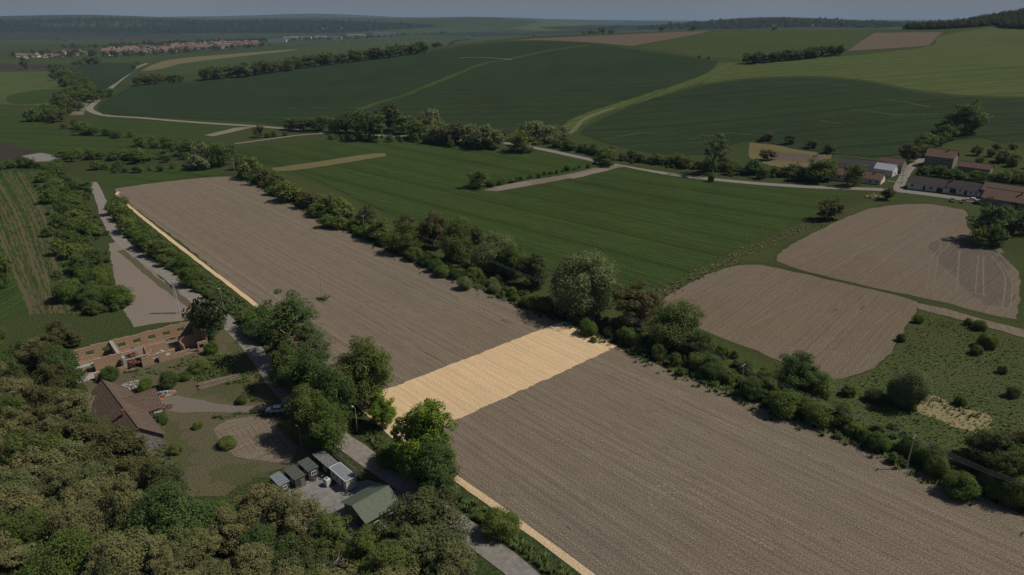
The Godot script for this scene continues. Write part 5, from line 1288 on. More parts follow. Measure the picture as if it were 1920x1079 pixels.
	heap("scrap_heap", "brown scrap heap between the tank and the white cabin", Vector2(-37.7, -117.1), Vector3(1.8, 0.9, 1.4), 40, 0.4, M.brown_wood, [Color(1, 1, 1), Color(2.0, 1.7, 1.4), Color(0.6, 0.6, 0.7)], 51)
	heap("scrap_heap", "rusty scrap heap in front of the right green cabin", Vector2(-42.1, -118.5), Vector3(1.6, 0.8, 1.2), 40, 0.4, M.old_brick, [Color(0.8, 0.8, 0.8), Color(0.5, 0.5, 0.5)], 52)
	heap("scrap_heap", "dark scrap heap beside the tank", Vector2(-39.9, -118.9), Vector3(1.6, 0.9, 1.2), 40, 0.38, M.steel_grey, [Color(0.6, 0.6, 0.7), Color(1.4, 1.4, 1.4), Color(0.2, 0.2, 0.2)], 53)
	heap("board_pile", "pile of pale boards before the left green cabin", Vector2(-44.1, -116.4), Vector3(2.2, 0.3, 0.8), 26, 0.6, M.log_wood, [Color(1.5, 1.5, 1.5), Color(1.2, 1.1, 1.0)], 54, 0.7)
	var fence := thing("board_fence", "grey slatted fence leaning along the lane behind the cabins", "fence", on_ground(Vector2(-37.4, -124.5)), deg_to_rad(-46.0))
	for i in 24:
		var bb := MB.new()
		bb.box(-8.0 + i * 0.68, -8.0 + i * 0.68 + 0.5, 0.0, 1.35 + r.randf_range(-0.08, 0.08), -0.02, 0.02)
		part("slat", bb.mesh(), M.pole_wood, fence)
	for y in [0.35, 1.05]:
		var rail := MB.new()
		rail.box(-8.1, 8.2, y, y + 0.1, 0.02, 0.08)
		part("rail", rail.mesh(), M.pole_wood, fence)
	heap("hay_heap", "heap of pale brown straw at the corner of the wheat field", Vector2(190.1, -349.2), Vector3(8.0, 1.8, 6.0), 260, 0.8, M.straw_heap, [Color(1, 1, 1), Color(0.8, 0.75, 0.7)], 61)
	for i in 9:                       # raised rows of the vegetable plot
		var bed := MB.new()
		var p0: Vector2 = Vector2(-69.9, -137.7).lerp(Vector2(-58.8, -141.1), i / 8.0)
		var p1: Vector2 = Vector2(-61.6, -128.0).lerp(Vector2(-50.1, -129.7), i / 8.0)
		bed.tube(on_ground(p0, -0.02), on_ground(p1, -0.02), 0.2, 0.2, 6)
		var o := part(numbered("garden_bed"), bed.mesh(), M.soil_heap, self)
		tag(o, "low ridge of bare soil in the vegetable plot", "garden bed", "ridges of the vegetable plot", "")

func vegetation() -> void:
	keep_off = [rough([Vector2(-175.9, -281.9), Vector2(-174.6, -284.2), Vector2(-167.5, -278.9), Vector2(-151.3, -260.5), Vector2(-132.9, -239.6), Vector2(-115.2, -220.4), Vector2(-106.8, -211.8), Vector2(-103.7, -205.5), Vector2(-106.1, -200.3), Vector2(-113.1, -198.7), Vector2(-119.6, -195.4), Vector2(-125.2, -202.0), Vector2(-137.1, -219.4), Vector2(-152.8, -243.7)], 3.0, 0.0), ribbon([Vector2(-253.9, -404.5), Vector2(-229.5, -369.4), Vector2(-199.6, -323.2), Vector2(-174.3, -288.1), Vector2(-152.7, -264.6), Vector2(-129.8, -240.7), Vector2(-112.8, -221.4), Vector2(-98.4, -206.4), Vector2(-87.3, -193.8), Vector2(-77.9, -181.7), Vector2(-68.6, -168.3), Vector2(-59.7, -155.1), Vector2(-50.1, -144.7), Vector2(-38.7, -132.6), Vector2(-29.7, -123.7), Vector2(-18.5, -113.0), Vector2(-8.1, -102.5), Vector2(0.0, -94.1), Vector2(10.4, -82.8)], 6.2, 4.0, 0.0), ribbon([Vector2(-224.6, -379.6), Vector2(-213.7, -362.1), Vector2(-151.6, -288.1), Vector2(-91.5, -218.0), Vector2(-76.6, -198.3), Vector2(-61.0, -178.2), Vector2(-46.6, -158.8), Vector2(-24.8, -131.8), Vector2(-10.6, -117.6), Vector2(2.0, -104.4), Vector2(13.5, -91.9), Vector2(20.9, -83.8)], 3.6, 4.0, 0.0)]
	dead_tree(Vector2(-100.5, -138.8), 9.0, "pale leafless tree before the left slope of the old farmhouse roof", 3)
	dead_tree(Vector2(-70.1, -90.6), 10.0, "pale leafless tree in the middle of the olive wood", 4)
	dead_tree(Vector2(-61.4, -101.0), 9.0, "grey leafless tree near the right side of the olive wood", 5)
	dead_tree(Vector2(-31.1, -89.5), 10.0, "grey leafless tree at the bottom edge left of the green shed", 6)
	dead_tree(Vector2(-118.9, -141.1), 10.0, "grey leafless tree among the brownish trees at the left edge", 7)
	# --- the wood at the lower left
	var wood := spread_over([Vector2(-111.0, -102.5), Vector2(-120.5, -126.0), Vector2(-107.7, -128.0), Vector2(-92.3, -122.2), Vector2(-81.6, -113.3), Vector2(-68.7, -104.7), Vector2(-58.1, -103.9), Vector2(-50.9, -98.3), Vector2(-44.5, -94.1), Vector2(-38.0, -88.3), Vector2(-28.4, -86.0), Vector2(-13.5, -79.7), Vector2(-4.6, -69.6), Vector2(-9.9, -49.4), Vector2(-38.5, -44.3), Vector2(-85.1, -44.3)], 6.9)
	for p in wood: plant("robinia" if rng.randf() < 0.78 else ["broad", "dark", "broad"][rng.randi() % 3], p.x, p.y, rng.randf_range(9.0, 16.0), rng.randf_range(6.5, 12.5), fuller("leafy tree in the olive wood at the lower left", ("left edge" if p.x < -85.0 else ("middle" if p.x < -50.0 else "right end")) + (", far side" if p.y < -105.0 else (", centre" if p.y < -85.0 else ", nearest"))), "tree", "trees of the olive wood", 0)
	var dark_wood := spread_over([Vector2(-164.1, -168.3), Vector2(-145.4, -171.5), Vector2(-134.8, -171.5), Vector2(-123.4, -165.3), Vector2(-115.8, -155.1), Vector2(-107.5, -146.0), Vector2(-100.7, -138.8), Vector2(-86.5, -122.2), Vector2(-95.7, -126.0), Vector2(-107.7, -128.0), Vector2(-120.5, -126.0), Vector2(-123.9, -118.5)], 7.0)
	for p in dark_wood: plant(["dark", "broad", "dark", "robinia"][rng.randi() % 4], p.x, p.y, rng.randf_range(9.0, 13.5), rng.randf_range(7.0, 10.0), fuller("brownish tree in the wood left of the farmhouse", ("left edge" if p.x < -140.0 else "right side") + (", far part" if p.y < -170.0 else (", middle part" if p.y < -145.0 else ", near part"))), "tree", "trees of the dark wood", 0)
	trees([[-39.1, -98.3, 11.9, 8.8], [-32.3, -94.4, 10.6, 8.1], [-46.2, -100.3, 11.5, 8.9], [-25.3, -92.5, 9.3, 7.5], [-17.7, -91.9, 9.9, 8.4], [-20.4, -86.0, 10.7, 8.9], [-9.9, -87.1, 10.2, 8.1]], ["robinia", "broad"], "tree at the bottom edge beside the green shed", "tree", "trees below the green shed")
	trees([[-81.7, -116.4, 13.0, 12.2], [-92.3, -122.2, 12.7, 11.5], [-73.9, -110.9, 11.5, 9.1], [-67.0, -107.2, 11.5, 9.9]], "dark", "dark tree overhanging the left slope of the old farmhouse roof", "tree", "trees over the farmhouse roof")
	trees([[-15.5, -96.7, 12.4, 14.5]], "dark", "big round brown-green tree right of the green shed", "tree", "")
	trees([[-137.1, -185.4, 6.4, 8.1], [-130.8, -182.5, 4.6, 5.4], [-134.0, -175.5, 7.2, 8.5]], "dark", "brownish tree beside the back wall of the ruin", "tree", "trees behind the ruin")
	trees([[-184.4, -229.7, 22.2, 7.8]], "broad", "tall dark tree at the left edge beside the vineyard", "tree", "")
	trees([[-90.7, -157.6, 4.2, 4.0], [-96.4, -156.0, 2.9, 3.4], [-108.5, -161.7, 3.6, 4.0], [-87.6, -177.5, 3.5, 3.7], [-84.7, -140.0, 2.7, 3.3]], "bush", "leafy bush among the rubble and grass by the ruin", "bush", "bushes round the ruin")
	trees([[-86.6, -167.1, 2.7, 5.0], [-88.6, -161.7, 2.0, 3.2], [-65.0, -130.5, 2.0, 3.6], [-74.7, -138.1, 1.5, 2.0], [-68.5, -149.8, 1.9, 2.7], [-83.5, -135.4, 2.3, 3.3], [-75.4, -128.0, 2.0, 2.6]], "bush", "low spreading bush in the farmyard grass", "bush", "low bushes of the farmyard")
	# --- big trees between lane and plough
	trees([[-63.1, -172.2, 21.7, 16.0]], "poplar", "tall open-crowned tree left of the ploughed field", "tree", "")
	trees([[-53.9, -163.4, 16.0, 10.9]], "poplar", "smaller open-crowned tree just right of the tall one", "tree", "")
	trees([[-36.8, -148.0, 18.1, 13.7]], "broad", "two-lobed dense tree at the edge of the ploughed field", "tree", "")
	trees([[-57.7, -156.0, 12.5, 10.1], [-49.5, -146.5, 16.6, 11.7], [-42.7, -138.8, 15.5, 10.2], [-47.3, -133.9, 13.0, 9.7], [-41.5, -129.1, 12.7, 9.1]], "broad", "dense green tree in the clump by the lane and the silver car", "tree", "clump of trees by the parked car")
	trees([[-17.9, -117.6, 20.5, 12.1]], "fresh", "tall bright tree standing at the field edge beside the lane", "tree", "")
	trees([[-15.7, -112.5, 13.4, 9.7]], "broad", "dense tree just in front of the tall field-edge tree", "tree", "")
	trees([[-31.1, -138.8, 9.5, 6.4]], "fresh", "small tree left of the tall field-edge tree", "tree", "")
	trees([[-91.2, -184.6, 14.3, 9.7]], "chestnut", "rounded chestnut covered in white blossom beside the ruin", "tree", "")
	trees([[-25.7, -124.5, 4.7, 7.0], [-21.9, -122.2, 3.8, 5.8]], "bush", "purple-brown bush at the lane opposite the cabins", "bush", "bushes opposite the cabins")
	row([Vector2(-15.5, -114.2), Vector2(-10.7, -108.5), Vector2(-6.1, -103.2)], 3.4, 2.0, 1.5, 3.5, ["bush"], "low bush between the lane and the ploughed field, lower part", "bush", "lower lane-side bushes")
	row([Vector2(-4.0, -101.0), Vector2(0.0, -96.7), Vector2(4.6, -91.2), Vector2(8.1, -87.1)], 3.0, 2.5, 3.5, 5.5, ["bush", "broad"], "thick bush at the bottom edge between lane and ploughed field", "bush", "bushes at the bottom edge")
	row([Vector2(-210.3, -350.5), Vector2(-188.6, -318.4), Vector2(-154.3, -274.4), Vector2(-130.4, -245.4), Vector2(-111.0, -222.4), Vector2(-94.9, -203.8), Vector2(-81.2, -189.1)], 4.2, 3.5, 3.5, 7.0, ["bush", "broad", "bush"], "bush in the dense hedge between lane and ploughed field", "bush", "lane-side hedge")
	row([Vector2(-80.0, -191.4), Vector2(-73.6, -183.2), Vector2(-67.4, -174.8)], 3.4, 4.0, 4.0, 7.0, ["bush", "broad"], "bush below the tall open-crowned tree", "bush", "bushes below the open tree")
	row([Vector2(-272.4, -400.1), Vector2(-226.2, -338.5), Vector2(-197.2, -296.2), Vector2(-173.0, -259.2), Vector2(-152.5, -229.7), Vector2(-135.6, -206.4)], 4.2, 9.0, 3.5, 7.0, ["bush", "broad", "bush"], "bush in the broad hedge between vineyard and bare plot", "bush", "vineyard hedge")
	row([Vector2(-333.5, -429.3), Vector2(-329.3, -453.3), Vector2(-304.7, -442.7), Vector2(-262.2, -395.9), Vector2(-232.8, -364.5)], 5.5, 6.0, 4.0, 7.0, ["bush", "broad"], "bush in the hedge above the vineyard", "bush", "hedge above the vineyard")
	row([Vector2(-315.4, -476.1), Vector2(-282.5, -472.1), Vector2(-249.1, -472.1), Vector2(-224.8, -476.1)], 6.0, 12.0, 4.5, 8.5, ["broad", "bush"], "bush in the scrub beyond the small green field", "bush", "scrub beyond the small field")
	row([Vector2(-273.1, -442.7), Vector2(-239.9, -432.6), Vector2(-215.2, -446.2)], 5.5, 8.0, 3.0, 6.0, ["bush", "broad"], "bush at the near side of the scrub", "bush", "near side of the scrub")
	trees([[-235.0, -492.4, 10.7, 17.4], [-210.5, -464.5, 14.5, 18.3], [-196.2, -453.3, 15.6, 20.8], [-205.9, -442.7, 10.5, 15.8]], ["broad", "willow"], "full round tree in the clump at the top of the ploughed field", "tree", "clump at the top of the ploughed field")
	# --- the middle hedge
	trees([[-177.9, -442.7, 10.5, 9.1], [-162.2, -416.5, 12.6, 11.9], [-149.4, -398.7, 11.5, 10.8], [-137.2, -390.3, 10.7, 10.6], [-120.8, -357.4, 9.9, 11.5], [-105.5, -343.8, 10.2, 11.1], [-91.9, -328.2, 11.4, 11.7], [-83.6, -321.3, 9.6, 10.4]], ["broad", "bush", "dark"], "dark bushy tree in the upper part of the middle hedge", "tree", "upper middle hedge")
	trees([[-68.6, -306.5, 12.3, 10.0], [-58.9, -286.5, 11.2, 10.8], [-47.4, -291.3, 11.8, 10.0], [-43.6, -270.1, 12.7, 13.4], [-33.6, -274.4, 16.8, 11.8]], ["dark", "broad"], "dark tree in the middle hedge above the power pole", "tree", "middle hedge above the pole")
	trees([[-21.9, -257.9, 18.2, 12.0], [-16.9, -273.0, 10.5, 9.9], [-7.3, -247.9, 15.1, 14.5], [0.0, -240.7, 12.7, 11.7], [7.8, -229.7, 12.7, 10.9]], ["broad", "dark", "willow"], "tree in the middle hedge between the pole and the willow", "tree", "middle hedge before the willow")
	trees([[24.2, -205.5, 20.8, 19.8]], "willow", "very broad pale green willow in the middle hedge", "tree", "")
	trees([[38.1, -194.6, 15.5, 14.8]], "dark", "dense dark tree just right of the broad willow", "tree", "")
	trees([[48.5, -181.0, 14.1, 15.2]], "broad", "round green tree at the corner of the nearer tilled field", "tree", "")
	trees([[53.4, -174.2, 8.5, 8.0]], "broad", "small tree at the right foot of the round corner tree", "tree", "")
	trees([[73.8, -154.2, 11.2, 10.8]], "broad", "irregular dark green tree at the lower corner of the nearer tilled field", "tree", "")
	trees([[78.6, -153.0, 6.2, 6.9], [66.0, -152.4, 5.6, 6.3], [67.2, -144.7, 6.0, 7.3], [61.9, -152.4, 5.3, 6.3]], ["bush", "broad"], "bush beside the dark tree at the lower corner of the tilled field", "bush", "bushes at the lower field corner")
	trees([[98.5, -146.7, 10.5, 7.7]], "willow", "grey-green willow at the left end of the dry pond", "tree", "")
	trees([[98.4, -149.0, 6.1, 6.7], [104.5, -152.1, 3.1, 3.6], [112.0, -147.1, 2.4, 2.7]], "bush", "scrubby bush beside the dry pond", "bush", "bushes at the dry pond")
	trees([[101.9, -119.6, 10.0, 8.5], [101.7, -112.6, 10.3, 9.2], [108.7, -121.2, 9.4, 9.1], [103.3, -125.2, 6.9, 7.0]], ["dark", "broad"], "bushy tree at the lower right edge", "tree", "trees at the lower right edge")
	row([Vector2(-168.3, -419.7), Vector2(-123.0, -364.5), Vector2(-88.8, -321.3), Vector2(-61.3, -286.5), Vector2(-39.0, -260.5)], 4.6, 4.0, 3.0, 6.0, ["bush"], "low bush along the upper part of the middle hedge", "bush", "low bushes of the upper middle hedge")
	row([Vector2(-39.0, -260.5), Vector2(-20.1, -239.6), Vector2(-3.8, -223.4), Vector2(10.8, -210.0), Vector2(22.1, -197.0), Vector2(32.4, -186.1)], 4.5, 4.5, 2.2, 5.0, ["bush", "bush", "willow"], "low bush along the middle hedge below the willow", "bush", "low bushes of the middle hedge")
	row([Vector2(33.8, -184.6), Vector2(44.2, -172.8), Vector2(53.9, -163.4), Vector2(61.4, -155.1), Vector2(68.2, -147.2)], 4.2, 5.0, 2.8, 5.5, ["bush", "broad"], "low bush along the right hedge before the tilled field", "bush", "low bushes of the right hedge")
	row([Vector2(57.9, -178.2), Vector2(65.6, -168.3), Vector2(71.8, -160.7)], 3.4, 4.0, 2.0, 3.8, ["bush"], "low bush on the grass bank below the tilled field", "bush", "bushes on the bank")
	row([Vector2(69.0, -145.9), Vector2(76.4, -138.7), Vector2(83.6, -130.2), Vector2(90.8, -121.8), Vector2(97.5, -114.4), Vector2(104.9, -105.4)], 4.2, 5.5, 2.8, 5.5, ["bush", "dark", "bush"], "low bush along the lower right hedge", "bush", "low bushes of the lower right hedge")
	# --- lone trees and meadow scrub
	trees([[-19.6, -388.9, 11.2, 12.4]], "broad", "lone round tree at the left end of the tilled strip in the wheat", "tree", "")
	trees([[150.5, -312.0, 11.4, 13.2]], "dark", "lone round brownish tree on the margin of the wheat field", "tree", "")
	trees([[194.0, -343.8, 7.3, 7.7]], "dark", "small dark conifer-like bush beside the straw heap", "bush", "")
	trees([[142.3, -192.7, 2.2, 2.3], [143.8, -189.4, 2.9, 3.3], [138.2, -177.4, 4.1, 4.3], [132.6, -173.4, 2.7, 2.7], [128.7, -195.9, 2.4, 2.7], [132.8, -162.4, 2.1, 2.3], [116.7, -183.3, 2.3, 2.4], [127.3, -150.1, 2.8, 3.0], [92.2, -150.0, 3.1, 3.5], [86.8, -152.8, 2.8, 3.0]], "bush", "scrub bush in the rough meadow", "bush", "scrub of the meadow")
	row([Vector2(-14.1, -393.1), Vector2(6.6, -411.9), Vector2(30.8, -432.5), Vector2(53.4, -450.9)], 4.5, 2.0, 1.6, 4.0, ["bush"], "low shrub along the tilled strip in the wheat", "bush", "shrubs along the tilled strip")
	# --- trees of the main road
	trees([[-198.5, -617.9, 10.3, 17.2], [-184.7, -611.4, 12.0, 17.0], [-169.5, -607.7, 13.8, 18.8], [-154.8, -601.3, 12.8, 16.8], [-143.1, -595.2, 18.9, 21.2], [-131.7, -589.1, 21.4, 22.9], [-114.6, -557.3, 24.5, 22.6], [-108.6, -604.0, 26.3, 26.2], [-92.9, -586.9, 17.8, 19.1], [-77.7, -560.6, 17.9, 19.2]], ["broad", "dark", "broad"], "leafy tree in the left part of the row along the main road", "tree", "left part of the road trees")
	trees([[-68.8, -575.0, 22.6, 19.7], [-58.7, -545.3, 18.3, 18.7], [-46.0, -535.4, 18.8, 22.6], [-34.5, -539.4, 15.7, 16.8], [-20.4, -521.0, 18.4, 22.8], [-11.0, -542.7, 12.5, 16.9]], ["willow", "willow", "dark"], "pale rounded willow in the road trees beside the wheat field", "tree", "willows along the road")
	trees([[7.9, -507.1, 15.6, 24.6]], "broad", "dense round tree at the end of the road trees", "tree", "")
	trees([[17.1, -550.0, 15.9, 22.3], [37.0, -553.0, 11.8, 17.2], [27.4, -540.2, 14.1, 16.8]], "willow", "yellowish willow at the foot of the grassy hill track", "tree", "yellowish willows at the hill track")
	row([Vector2(-149.1, -563.5), Vector2(-111.9, -552.2), Vector2(-76.6, -546.1), Vector2(-45.6, -530.9), Vector2(-12.0, -512.1)], 8.0, 5.0, 3.5, 7.0, ["bush"], "low bush under the trees along the main road", "bush", "low bushes under the road trees")
	row([Vector2(32.7, -522.5), Vector2(47.8, -509.2), Vector2(64.7, -484.8), Vector2(70.7, -473.2)], 5.0, 6.0, 5.0, 8.0, ["bush", "broad"], "bush in the hedge above the main road, left part", "bush", "left roadside hedge")
	row([Vector2(58.4, -463.1), Vector2(67.8, -452.2)], 4.0, 4.0, 5.0, 8.0, ["bush", "broad"], "bush in the knot where the tilled strip meets the road", "bush", "bushes at the road bend")
	row([Vector2(76.3, -472.8), Vector2(97.8, -459.4), Vector2(118.0, -439.2), Vector2(137.3, -422.7), Vector2(156.0, -409.4), Vector2(170.6, -397.3), Vector2(182.6, -388.8)], 4.6, 8.0, 5.0, 8.5, ["broad", "bush", "dark"], "bush in the right hedge above the main road", "bush", "right roadside hedge")
	trees([[125.5, -422.0, 27.6, 18.7]], "poplar", "tall pale-topped tree rising from the roadside hedge", "tree", "")
	trees([[119.4, -400.9, 5.1, 3.8]], "bush", "tiny clipped bush at the roadside below the tall tree", "bush", "")
	trees([[190.2, -511.0, 7.1, 10.3], [201.7, -495.4, 7.6, 9.3], [210.0, -477.9, 6.7, 9.0], [214.5, -459.0, 7.1, 9.4], [170.9, -452.6, 7.8, 11.4]], "dark", "small round fruit tree in the garden above the road", "tree", "fruit trees of the road garden")
	trees([[177.0, -390.2, 14.3, 17.4], [184.7, -393.7, 11.9, 12.5]], "broad", "tree left of the long red-roofed house", "tree", "trees left of the red-roofed house")
	trees([[191.4, -374.7, 13.2, 12.0]], "broad", "round tree standing before the long red-roofed house", "tree", "")
	trees([[248.4, -423.4, 12.5, 11.3]], "dark", "dark tree beside the bend of the village street", "tree", "")
	trees([[322.2, -490.0, 22.1, 23.6]], "broad", "huge round tree on the edge of the dark hill field", "tree", "")
	trees([[309.1, -490.7, 11.9, 12.9]], "broad", "smaller tree at the left of the huge round tree", "tree", "")
	row([Vector2(257.1, -431.6), Vector2(275.5, -451.4), Vector2(293.0, -468.8), Vector2(309.7, -480.2), Vector2(320.7, -480.2)], 6.0, 6.0, 5.0, 9.0, ["broad", "bush"], "bush in the thicket between village street and huge tree", "bush", "thicket below the huge tree")
	row([Vector2(234.3, -385.7), Vector2(242.1, -380.9), Vector2(251.0, -375.8), Vector2(253.3, -370.1)], 4.0, 5.0, 3.5, 6.5, ["broad", "bush"], "garden bush behind the row houses", "bush", "gardens behind the row")
	row([Vector2(285.4, -416.9), Vector2(289.6, -408.3), Vector2(296.2, -399.3), Vector2(295.9, -385.5)], 6.0, 14.0, 4.0, 8.0, ["broad", "dark", "bush"], "garden tree at the right edge behind the barns", "tree", "gardens behind the barns")
	row([Vector2(257.4, -362.8), Vector2(270.7, -365.7), Vector2(276.9, -358.0)], 5.0, 6.0, 5.0, 8.0, ["broad", "bush"], "tree between the garden house and the barns", "tree", "trees behind the grey barn")
	trees([[291.8, -427.3, 6.7, 6.7], [311.5, -437.2, 4.7, 6.2], [321.8, -437.6, 4.1, 5.5]], "dark", "small dark garden tree beside the hill field", "tree", "small trees at the hill field")
	trees([[199.1, -272.6, 17.4, 14.8]], "broad", "big tree at the right edge of the farther tilled field", "tree", "")
	trees([[196.7, -264.3, 8.1, 7.4], [192.1, -265.1, 7.3, 7.9]], "bush", "bush at the foot of the big tree by the farther tilled field", "bush", "bushes at the big tree")
	trees([[217.5, -276.9, 11.7, 9.1]], "broad", "tree at the right edge beside the wooden hay shed", "tree", "")
	# --- distant rows
	row([Vector2(-546.3, -1025.8), Vector2(-526.9, -1040.4), Vector2(-490.8, -1048.1)], 7.5, 14.0, 11.0, 16.0, ["broad", "dark"], "dark tree at the left end of the long tree row", "tree", "left end of the long tree row")
	row([Vector2(-466.8, -1066.8), Vector2(-418.2, -1088.6), Vector2(-376.9, -1140.0), Vector2(-357.2, -1190.8), Vector2(-293.5, -1226.0), Vector2(-226.8, -1266.6), Vector2(-156.8, -1317.2)], 7.0, 15.0, 14.0, 22.0, ["broad", "dark", "broad"], "tree in the long row between the dark hill field and the light slope", "tree", "long tree row")
	row([Vector2(-508.7, -1278.5), Vector2(-421.4, -1408.8), Vector2(-468.2, -1961.7), Vector2(-418.8, -2163.4), Vector2(-224.3, -1509.0)], 17.0, 20.0, 9.0, 14.0, ["broad", "dark"], "tree behind the long tree row", "tree", "trees behind the long row")
	row([Vector2(-155.0, -1440.6), Vector2(-279.3, -3430.1), Vector2(-225.7, -3815.5)], 16.0, 8.0, 7.0, 10.0, ["dark"], "small tree on the crest beyond the long tree row", "tree", "crest trees")
	row([Vector2(-935.7, -1463.8), Vector2(-733.9, -1169.3), Vector2(-605.7, -986.3), Vector2(-543.5, -869.8), Vector2(-497.7, -771.6), Vector2(-468.0, -705.8), Vector2(-441.5, -659.1)], 8.0, 15.0, 8.0, 14.0, ["broad", "dark", "bush"], "tree in the winding hedge of the left fields", "tree", "winding left hedge")
	row([Vector2(-405.1, -631.0), Vector2(-373.0, -605.1), Vector2(-341.0, -581.2), Vector2(-318.3, -569.9)], 8.0, 9.0, 5.0, 9.0, ["dark", "bush", "broad"], "bush in the hedge below the road bend", "bush", "hedge below the road bend")
	row([Vector2(-292.0, -538.3), Vector2(-268.5, -528.5), Vector2(-243.6, -509.9), Vector2(-216.5, -492.4), Vector2(-209.9, -505.4)], 7.0, 10.0, 5.0, 9.0, ["broad", "bush"], "bush in the hedge left of the wheat field", "bush", "hedge left of the wheat")
	trees([[-499.8, -834.2, 13.5, 16.6], [-507.9, -865.7, 14.0, 14.5], [-509.6, -886.8, 11.7, 13.5], [-534.8, -901.4, 9.2, 12.3]], "broad", "round tree in the road bend on the left", "tree", "trees in the road bend")
	trees([[-777.6, -1463.8, 12.5, 13.2], [-848.1, -1613.7, 11.5, 12.1]], "broad", "small tree beside the straight road", "tree", "trees at the straight road")
	trees([[-211.6, -575.4, 11.4, 9.8]], "dark", "reddish bare-looking tree below the main road", "tree", "")
	row([Vector2(-205.8, -575.3), Vector2(-196.3, -580.7), Vector2(-187.5, -586.0)], 8.0, 3.0, 3.5, 5.0, ["bush"], "young tree in the short row by the side track", "tree", "short row by the side track")
	trees([[-990.4, -1447.0, 26.7, 19.5]], "dark", "lone tall tree on the left plain", "tree", "")
	trees([[-991.0, -1634.6, 10.4, 17.1], [-985.1, -1656.0, 14.1, 24.8], [-966.5, -1656.0, 16.4, 32.2], [-990.7, -1613.7, 9.2, 16.9]], "dark", "tree in the clump before the distant village", "tree", "clump before the distant village")
	row([Vector2(304.2, -924.3), Vector2(330.7, -921.6), Vector2(368.4, -931.0), Vector2(409.5, -947.2), Vector2(437.3, -959.6)], 6.0, 9.0, 10.0, 15.0, ["dark", "broad"], "tree in the hedge below the upper light field", "tree", "upper field hedge")
	row([Vector2(261.1, -1000.1), Vector2(275.1, -983.0)], 14.0, 4.0, 3.5, 5.0, ["dark"], "small bush at the corner of the dark hill field", "bush", "bushes at the hill field corner")
	row([Vector2(-792.1, -3343.3), Vector2(-695.6, -3616.4), Vector2(-564.3, -3815.8), Vector2(-488.0, -4128.7)], 45.0, 14.0, 6.0, 9.0, ["dark"], "small tree on the light slope far behind", "tree", "trees of the light slope")
	# --- what nobody could count
	var clump := crown_mesh("broad", 2, 4)
	var hill_wood := spread_over([Vector2(687.4, -1280.4), Vector2(739.0, -1256.5), Vector2(825.4, -1277.5), Vector2(862.0, -1291.2), Vector2(820.8, -1214.1), Vector2(836.8, -1137.3), Vector2(886.4, -1055.0), Vector2(1112.6, -1342.8), Vector2(1053.7, -1446.6), Vector2(1008.5, -1469.4), Vector2(952.5, -1446.9), Vector2(860.9, -1397.3), Vector2(755.3, -1317.8)], 6.2)
	stuff("hill_wood", clump[0], leaf_mats.dark[1], hill_wood, 0.8, 1.25, 0.8, "wood covering the hill at the upper right", "wood")
	var plain := along([Vector2(-1419.5, -2026.0), Vector2(-1340.6, -2092.4), Vector2(-1193.0, -2026.0), Vector2(-1156.6, -2127.3)], 7.0, 80.0) + along([Vector2(-1488.3, -2603.0), Vector2(-1518.1, -3104.2), Vector2(-1407.1, -3521.4), Vector2(-1209.0, -3715.3)], 6.0, 130.0) + along([Vector2(-1083.6, -1963.5), Vector2(-1049.8, -2239.2), Vector2(-1024.4, -2603.0), Vector2(-966.4, -2832.2)], 15.0, 40.0) + along([Vector2(-1318.8, -3715.0), Vector2(-1099.1, -3715.4), Vector2(-952.5, -4027.9), Vector2(-693.1, -4698.7), Vector2(-433.7, -4904.2)], 15.0, 80.0)
	stuff("village_trees", clump[0], leaf_mats.dark[1], plain, 0.9, 1.9, 0.8, "trees among the distant village houses", "trees")
	var far := []
	for q in [[[Vector2(-3891.3, -5082.3), Vector2(-3255.4, -5141.9), Vector2(-2344.6, -5052.5), Vector2(-1205.9, -5117.4), Vector2(-799.6, -5438.2), Vector2(-580.0, -5643.0), Vector2(-874.6, -5965.8), Vector2(-1621.1, -6151.0), Vector2(-2366.7, -6217.1), Vector2(-2908.5, -6308.0), Vector2(-3467.4, -6238.7), Vector2(-3771.2, -6139.1), Vector2(-3945.6, -5990.1), Vector2(-4547.2, -5970.9)], 62.0], [[Vector2(729.1, -4311.4), Vector2(1009.0, -4584.3), Vector2(1180.4, -4474.2), Vector2(1638.2, -4143.9), Vector2(2006.7, -4150.0), Vector2(2380.4, -4160.9), Vector2(2318.5, -4050.6), Vector2(1848.9, -3700.1), Vector2(1224.4, -3785.9), Vector2(974.9, -4018.3)], 44.0]]:
		far.append_array(spread_over(q[0], q[1]))
	stuff("far_woodland_trees", clump[0], leaf_mats.dark[1], far, 1.6, 3.2, 0.55, "distant woods on the far ridges", "wood")
	var sparse := along([Vector2(-2802.9, -3715.6), Vector2(-2427.2, -3817.2), Vector2(-1925.9, -3615.8), Vector2(-1724.7, -4024.1)], 120.0, 260.0) + along([Vector2(127.0, -4304.8), Vector2(205.9, -1470.3), Vector2(353.1, -1411.1), Vector2(459.6, -1358.0)], 60.0, 20.0) + along([Vector2(-261.5, -4427.7), Vector2(-103.3, -4668.3), Vector2(132.1, -4477.9)], 26.0, 20.0)
	stuff("scattered_far_trees", clump[0], leaf_mats.dark[1], sparse, 0.9, 1.7, 0.7, "scattered trees on the far plain", "trees")
	var tuft := tuft_mesh()
	var low := along([Vector2(-172.3, -426.0), Vector2(-113.0, -350.5), Vector2(-67.7, -294.6), Vector2(-34.0, -254.7), Vector2(-7.7, -227.0), Vector2(16.5, -202.0), Vector2(32.1, -183.5), Vector2(47.0, -165.3), Vector2(60.5, -152.4), Vector2(72.1, -140.6), Vector2(82.0, -129.4), Vector2(90.7, -119.6), Vector2(100.7, -108.1)], 0.16, 4.5)
